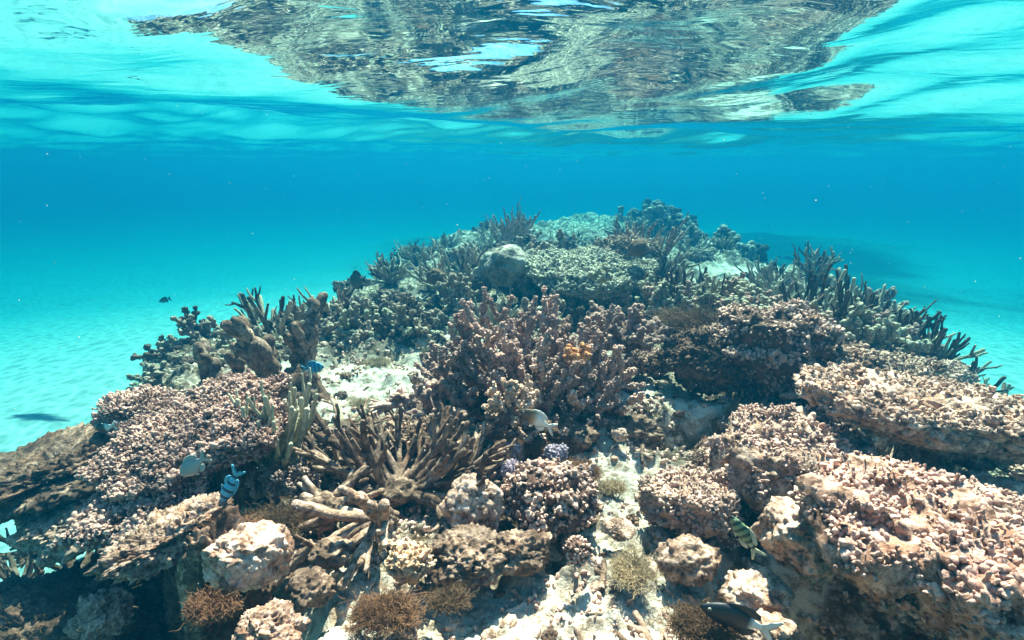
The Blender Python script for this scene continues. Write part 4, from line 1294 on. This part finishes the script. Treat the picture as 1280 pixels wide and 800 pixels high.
fingers('stump_coral', p, (ROCKD, DEAD, DEAD, ROCKD), 670, 'thick brown branching stump standing behind the green staghorn', 5, 0.36, 0.034, 0.10, cat='dead coral', rough=0.35, lean=0.6)
mark('the thick brown stump', THINGS[-1])
p, s = at(280, 487, -0.84)
p[2] = gz(p) - 0.02
fingers('stump_coral', p, (ROCKD, DEAD, ROCKD), 671, 'two short brown stumps behind the pink knobbly table', 3, 0.17, 0.026, 0.09, cat='dead coral', rough=0.35)
for i, (px, py, z, lab) in enumerate([(470, 460, -.92, 'small tan weed ball on the sandy hollow'), (455, 520, -.94, 'tiny tan weed ball near the pale bleached antlers'), (540, 452, -.9, 'olive weed tuft on the right of the sandy hollow')]):
    p, s = at(px, py, z); p[2] = gz(p)
    algae('seaweed_tuft', p, (0.06, 0.05, 0.055), ALGT if i < 2 else ALGO, 680 + i, lab, 260, thick=0.0012)
# ------------------------------------------------------------------ fish
EYE = new_mat('fish eye'); finish(EYE[1], EYE[2], (0.55, 0.52, 0.45), 0.2, spec=0.5); EYE = EYE[0]
PUP = new_mat('fish pupil'); finish(PUP[1], PUP[2], (0.01, 0.01, 0.012), 0.1, spec=0.6); PUP = PUP[0]
def fm(name, stops, stripes=None): return fish_mat(name, stops, stripes)
WHITE, DARK, BROWN = (0.78, 0.78, 0.76), (0.018, 0.020, 0.026), (0.15, 0.095, 0.06)
BLUE, LBLUE = (0.03, 0.28, 0.50), (0.10, 0.46, 0.66)
b1 = fm('brown and white fish skin', [(0.0, WHITE), (0.34, WHITE), (0.50, (0.40, 0.23, 0.11)), (0.62, BROWN), (1.0, BROWN)])
f1 = fm('white fin', [(0, WHITE), (1, (0.6, 0.58, 0.54))])
fish('brown headed white fish swimming in front of the largest branching coral', 671, 525, 1.42, 50, 153, 0.25, (b1, f1, EYE, PUP), deep=0.42)
b2 = fm('blue barred fish skin', [(0, LBLUE), (1, LBLUE)], (4.6, (0.02, 0.035, 0.06), 0.74))
fblue = fm('blue fin', [(0, (0.06, 0.30, 0.46)), (1, (0.10, 0.38, 0.52))])
fish('blue black barred fish heading down beside the pink table', 287, 608, 1.16, 54, 240, 0.15, (b2, fblue, EYE, PUP), deep=0.31)
b3 = fm('bright blue fish skin', [(0, (0.02, 0.36, 0.66)), (1, (0.02, 0.42, 0.72))], (4.5, (0.015, 0.14, 0.30), 0.72))
fish('bright blue fish in front of the thick brown stump', 391, 460, 1.75, 27, 5, 0.2, (b3, fblue, EYE, PUP), deep=0.55)
b4 = fm('green barred fish skin', [(0, (0.50, 0.52, 0.40)), (0.3, (0.16, 0.24, 0.12)), (1, (0.20, 0.28, 0.14))], (5.5, (0.02, 0.035, 0.022), 0.55))
fgr = fm('pale green fin', [(0, (0.50, 0.50, 0.40)), (1, (0.30, 0.34, 0.22))])
fish('green striped fish in the dark hole beside the pale worn boulder', 931, 670, 1.00, 56, 122, 0.25, (b4, fgr, EYE, PUP), deep=0.36)
b5 = fm('black fish skin', [(0, WHITE), (0.16, WHITE), (0.25, DARK), (1, DARK)])
fdark = fm('black fin', [(0, DARK), (1, DARK)])
fish('black fish with a white forked tail close above bright sand', 922, 774, 0.84, 96, 163, 0.12, (b5, fdark, EYE, PUP, f1), deep=0.36, fork=0.10)
b6 = fm('silvery white fish skin', [(0, (0.36, 0.36, 0.38)), (0.5, (0.30, 0.29, 0.31)), (1, (0.20, 0.175, 0.18))])
f6 = fm('grey fin', [(0, (0.30, 0.30, 0.31)), (1, (0.30, 0.30, 0.31))])
fish('pale grey fish under the edge of the pink table', 242, 582, 1.12, 52, 215, 0.25, (b6, f6, EYE, PUP), deep=0.42)
b7 = fm('dusky fish skin', [(0, (0.05, 0.055, 0.06)), (1, (0.06, 0.065, 0.07))])
fish('dusky fish in the blue gap under the long jutting ledge', 45, 624, 1.75, 28, 10, 0.2, (b7, fdark, EYE, PUP), deep=0.55)
fish('dark round fish hovering over the left crest', 447, 351, 2.75, 27, 185, 0.4, (b7, fdark, EYE, PUP), deep=0.75)
fish('distant grey fish alone over the left sand', 206, 375, 4.2, 17, 195, 0.1, (b7, fdark, EYE, PUP), deep=0.35)
b10 = fm('black and white fish skin', [(0, WHITE), (0.30, WHITE), (0.42, DARK), (0.8, DARK), (1, DARK)])
fish('black and white fish just over the long jutting ledge', 132, 534, 1.50, 34, 190, 0.2, (b10, fdark, EYE, PUP, f1), deep=0.42)

# ------------------------------------------------------------------ smaller growths that fill the reef, each described by its neighbours
def where(o):
    return np.array(o.location[:])
FWD = np.array([0, 1.0])
def relation(p, q):
    d = p[:2] - q[:2]
    ang = math.degrees(math.atan2(d[0], d[1]))                # 0 = beyond, 90 = right
    opts = [(0, 'behind'), (45, 'behind and right of'), (90, 'right of'), (135, 'in front and right of'), (180, 'in front of'), (-135, 'in front and left of'), (-90, 'left of'), (-45, 'behind and left of')]
    return min(opts, key=lambda t: abs((ang - t[0] + 180) % 360 - 180))[1]
USED = {o['label'] for o in THINGS}
def describe(words, p):
    order = sorted(LM.items(), key=lambda kv: np.linalg.norm(where(kv[1])[:2] - p[:2]))
    for lead in ('', 'close ', ):
        for ph, o in order[:7]:
            for w in words:
                lab = f"{w} {relation(p, where(o))} {ph}"
                if lab not in USED and len(lab.split()) <= 16:
                    USED.add(lab)
                    return lab
    return None
rng = np.random.default_rng(77)
taken = [(where(o)[:2], 0.16) for o in THINGS if o.get('category') != 'fish']
def free(p, r):
    return all(np.hypot(*(p[:2] - q)) > r + rr * 0.4 for q, rr in taken)
def spots(n, ymin, ymax, r, tries=6000):
    out = []
    for _ in range(tries):
        if len(out) >= n: break
        y = ymin + (ymax - ymin) * rng.random() ** 1.3
        x = rng.uniform(-1, 1) * (0.55 + y * 0.98)
        sd = float(reef_mask(np.array([x]), np.array([y]))[0])
        if sd < 0.12: continue
        sa = float(sand_amount(np.array([x]), np.array([y]))[0])
        if sa > 0.16: continue
        p = np.array([x, y, 0.0])
        if not free(p, r): continue
        p[2] = gz(p)
        taken.append((p[:2].copy(), r * 1.6))
        out.append(p)
    return out
MATS = [(PINKB, PINK), (ROCK, BULB), (ROCKD, ROCK), (ROCKD, OLIVE)]
CREST = spots(26, 3.6, 5.9, 0.13)
HUES = [('pinkish', 'rosy', 'dusky pink'), ('tan', 'buff', 'sandy brown'), ('brown', 'dark brown', 'umber'), ('olive', 'dull olive', 'greenish grey')]
for i, p in enumerate(spots(34, 0.75, 2.6, 0.075)):
    r = rng.uniform(0.05, 0.105)
    k = int(rng.integers(0, 4))
    shp = 'low' if r < 0.07 else 'rounded'
    lab = describe([f'{shp} {h} knobbly coral' for h in HUES[k]], p)
    if lab: knobbly('knobbly_coral', p + np.array([0, 0, r * 0.15]), (r, r * 0.85, r * 0.7), MATS[k], 800 + i, lab, knob=0.0054 if p[1] < 1.6 else 0.0075, length=rng.uniform(0.8, 1.5), under=0.3, amp=0.32, holes=0.06)
for i, p in enumerate(spots(30, 1.6, 5.2, 0.12)):
    r = rng.uniform(0.10, 0.19)
    k = int(rng.integers(0, 3))
    if k == 0:
        lab = describe(['olive branching coral', 'pale tipped olive coral', 'dull olive bushy coral'], p)
        if lab: bush('branching_coral', p, (r, r * 0.85, r * 0.7), (ROCKD, OLIVE, BUSHB), 850 + i, lab, stems=20, rad=0.013, bud=0.0085, budlen=2.0, dens=0.5, subs=2)
    elif k == 1:
        lab = describe(['dull antler coral', 'bare grey antler coral', 'spindly antler coral'], p)
        if lab: staghorn('staghorn_coral', p, (ROCKD, FAR_A, OLIVE), 850 + i, lab, 14, r * 1.3, 0.012, up=0.35)
    else:
        lab = describe(['crusty knobbly hummock', 'grey crusted hummock', 'brown crusted hummock'], p)
        if lab: knobbly('coral_mound', p + np.array([0, 0, 0.02]), (r, r * 0.85, r * 0.6), (ROCKD, FAR_A), 850 + i, lab, knob=0.0125, length=0.9, under=0.25, amp=0.32)
for i, p in enumerate(CREST):
    r = rng.uniform(0.12, 0.19)
    k = i % 3
    if k:
        lab = describe(['spiky antler coral on the crest', 'ragged antler coral on the crest', 'pale spiky coral on the crest'], p)
        if lab: staghorn('staghorn_coral', p, (FAR_D, FAR_A, FAR_D, OLIVE), 1200 + i, lab, 18, r * 1.15, 0.012, up=0.38, subs=3)
    else:
        lab = describe(['grey tangled coral on the crest', 'dark tangled coral on the crest', 'brown tangled coral on the crest'], p)
        if lab: bush('branching_coral', p, (r, r * 0.85, r * 0.75), (FAR_D, FAR_A, FAR_D), 1200 + i, lab, stems=26, rad=0.013, bud=0.008, budlen=2.3, dens=0.5, subs=3)
for i, p in enumerate(spots(26, 0.65, 2.3, 0.055)):
    r = rng.uniform(0.03, 0.06)
    k = int(rng.integers(0, 3))
    lab = describe([f'{w} weed tuft' for w in [('brown', 'dark brown', 'short brown'), ('rusty', 'reddish', 'rust brown'), ('tan', 'sandy', 'straw coloured')][k]], p)
    if lab: algae('seaweed_tuft', p, (r, r * 0.85, r * 0.7), (ALG, ALGR, ALGT)[k], 900 + i, lab, 200)
for i, p in enumerate(spots(24, 0.62, 2.4, 0.05)):
    r = rng.uniform(0.025, 0.06)
    k = int(rng.integers(0, 3))
    lab = describe([f'{w} crusted rock' for w in [('tan', 'buff', 'rough tan'), ('pale', 'whitish', 'bright'), ('dark', 'brown', 'weedy')][k]], p)
    if lab: boulder('coral_rock', p + np.array([0, 0, r * 0.2]), (r, r * rng.uniform(0.7, 1), r * rng.uniform(0.5, 0.8)), (ROCK, ROCKP, ROCKD)[k], 950 + i, lab, amp=0.35, knob=0.1, kfreq=4.5, pits=0.1, rz=rng.uniform(0, 6))

for i in range(46):
    for _ in range(300):
        y = 0.75 + 1.75 * rng.random(); x = rng.uniform(-1, 1) * (0.5 + y * 0.85)
        p = np.array([x, y, 0.0])
        if free(p, 0.012) and float(reef_mask(np.array([x]), np.array([y]))[0]) > 0.1 and float(sand_amount(np.array([x]), np.array([y]))[0]) > 0.2: break
    else: continue
    taken.append((p[:2].copy(), 0.03)); p[2] = gz(p)
    r = rng.uniform(0.014, 0.034); k = int(rng.integers(0, 3))
    lab = describe([f'{w} on pale ground' for w in [('small turf covered stone', 'brown fuzzy stone', 'dark pebble of coral'), ('small crusty stone', 'pitted tan stone', 'rough little stone'), ('small knobbly coral nub', 'tiny pinkish coral nub', 'stubby coral nub')][k]], p)
    if lab:
        if k < 2: boulder('stone', p, (r, r * 0.85, r * 0.6), (ROCKD, ROCK)[k], 1300 + i, lab, 'stone', sub=5, amp=0.4, knob=0.12, kfreq=4, rz=rng.uniform(0, 6))
        else: knobbly('knobbly_coral', p, (r, r * 0.85, r * 0.7), MATS[int(rng.integers(0, 3))], 1300 + i, lab, knob=0.0045, length=1.2, under=0.2, amp=0.3)

# far reef: dim bushes on the second reef, all alike in the blue
fars = []
for i in range(44):
    cx, cy, rx, ry, h = FAR[int(rng.integers(0, 3))]
    x, y = cx + rng.normal(0, rx * 0.45), cy + rng.normal(0, ry * 0.45)
    p = np.array([x, y, 0.0]); p[2] = gz(p) - 0.02
    if i < 3:
        o = bush('branching_coral', p, (0.30, 0.26, 0.24), (FAR_D, FAR_D, FAR_A), 1000 + i, 'dim coral bush far off on the second reef in blue haze', stems=18, rad=0.03, bud=0.02, budlen=1.8, dens=0.4, subs=2, group='far coral bushes on the second reef')
        fars.append(o)
    else:
        src = fars[i % 3]
        o = src.copy(); COL.objects.link(o)
        for ch in list(src.children):
            c = ch.copy(); COL.objects.link(c); c.parent = o
        o.location = p; o.rotation_euler = (0, 0, rng.uniform(0, 6.28)); o.scale = (1,) * 3
        sc = rng.uniform(0.7, 1.5); o.scale = (sc, sc, sc * rng.uniform(0.7, 1.1))

# the crust of small bits grown and strewn over the reef floor, too many to count
q = np.random.default_rng(4)
n = 60000
y = 0.55 + 2.6 * q.random(n) ** 1.25
x = (q.random(n) * 2 - 1) * (0.5 + y * 0.95)
dens = sstep(-0.25, 0.35, fbm(p3(x * 3.2, y * 3.2), 3, 201)) * (1 - 0.75 * sstep(0.25, 0.8, sand_amount(x, y)))
m_ = (reef_mask(x, y) > 0.06) & (q.random(n) < dens * 0.55 * np.clip(1.5 / y, 0.3, 1))
x, y = x[m_], y[m_]
z, _, _ = ground_z(x, y)
mb = MB()
B = np.stack([x, y, z], 1)
R = q.uniform(0.0022, 0.0052, len(x)) * (0.75 + 0.35 * y)
D = q.normal(0, 1, B.shape) * np.array([1, 1, 0.35]) + np.array([0, 0, 0.75])
L = R * q.uniform(1.5, 4.0, len(x))
stubs(mb, B - unit(D) * (R * 0.5)[:, None], D, L, R, 6, 0.15)
stubs(mb, B + unit(D) * (L * 0.4)[:, None], unit(D) * 0.4 + q.normal(0, 0.8, B.shape), R * 2, R * 0.7, 5, 0.1, 0.3, 1.0)
o = mb.build('coral_crust', BULB, rough=0.0022, freq=170.0, seed=7)
tag(o, 'crust of tiny coral nubs and broken bits covering the reef floor', None, None, 'stuff')

# loose rubble: individual chips of dead coral strewn over sand and crust
chips = []
cr = [(0.014, 0.010, 0.008), (0.018, 0.012, 0.010), (0.011, 0.010, 0.009)]
nchip = 0
for _ in range(4000):
    if nchip >= 285: break
    y = 0.6 + 2.1 * rng.random() ** 1.3
    x = rng.uniform(-1, 1) * (0.5 + y * 0.9)
    if float(reef_mask(np.array([x]), np.array([y]))[0]) < 0.1: continue
    sa = float(sand_amount(np.array([x]), np.array([y]))[0])
    if rng.random() > 0.18 + sa: continue
    p = np.array([x, y, 0.0]); p[2] = gz(p) + 0.002
    j = nchip % 6
    if nchip < 6:
        if j < 3:
            o = boulder('coral_chip', p, cr[j], (ROCKP, ROCK, ROCKP)[j], 1100 + j, 'loose chip of dead coral lying on the reef floor', 'rubble', sub=3, amp=0.35, group='coral chips strewn on the reef floor')
        else:
            q = np.random.default_rng(1100 + j)
            mb = MB(); P, R, d = wander(q, (0, 0, 0.003), (1, 0.1, 0.05), 0.05, 0.006, 0.0045, 0.008, 0.2); tube(mb, P - P.mean(0), R, 8)
            P2, R2, d = wander(q, P[len(P) // 2] - P.mean(0), (0.5, 0.8, 0.1), 0.02, 0.005, 0.004, 0.008, 0.2); tube(mb, P2, R2, 7)
            o = mb.build('coral_chip', (DEADP, DEAD, DEADP)[j - 3], None, p, rough=0.001, freq=90)
            register(tag(o, 'loose chip of dead coral lying on the reef floor', 'rubble', 'coral chips strewn on the reef floor'))
        chips.append(o)
    else:
        o = chips[j].copy(); COL.objects.link(o); o.location = p
        sc = rng.uniform(0.55, 1.4); o.scale = (sc,) * 3
        o.rotation_euler = (rng.normal(0, 0.25), rng.normal(0, 0.25), rng.uniform(0, 6.28))
    nchip += 1

# drifting specks in the water
mb = MB()
u, f = ico(1)
for _ in range(900):
    d = 0.5 + 4.0 * rng.random()
    q = ray(rng.uniform(-80, 1360), rng.uniform(130, 780)) * d
    if q[2] < float(ground_base(np.array([q[0]]), np.array([q[1]]))[0][0]) + 0.3 or q[2] > water_z(q[0:1], q[1:2])[0] - 0.02: continue
    mb.add(u * rng.uniform(0.0004, 0.0011) * (0.6 + 0.35 * d) * rng.uniform(0.5, 1.1, 3) + q, None, f)
m, t, out = new_mat('speck'); finish(t, out, (0.8, 0.8, 0.76), 0.8)
o = mb.build('floating_specks', m)
tag(o, 'tiny pale specks drifting in the water', None, None, 'stuff')
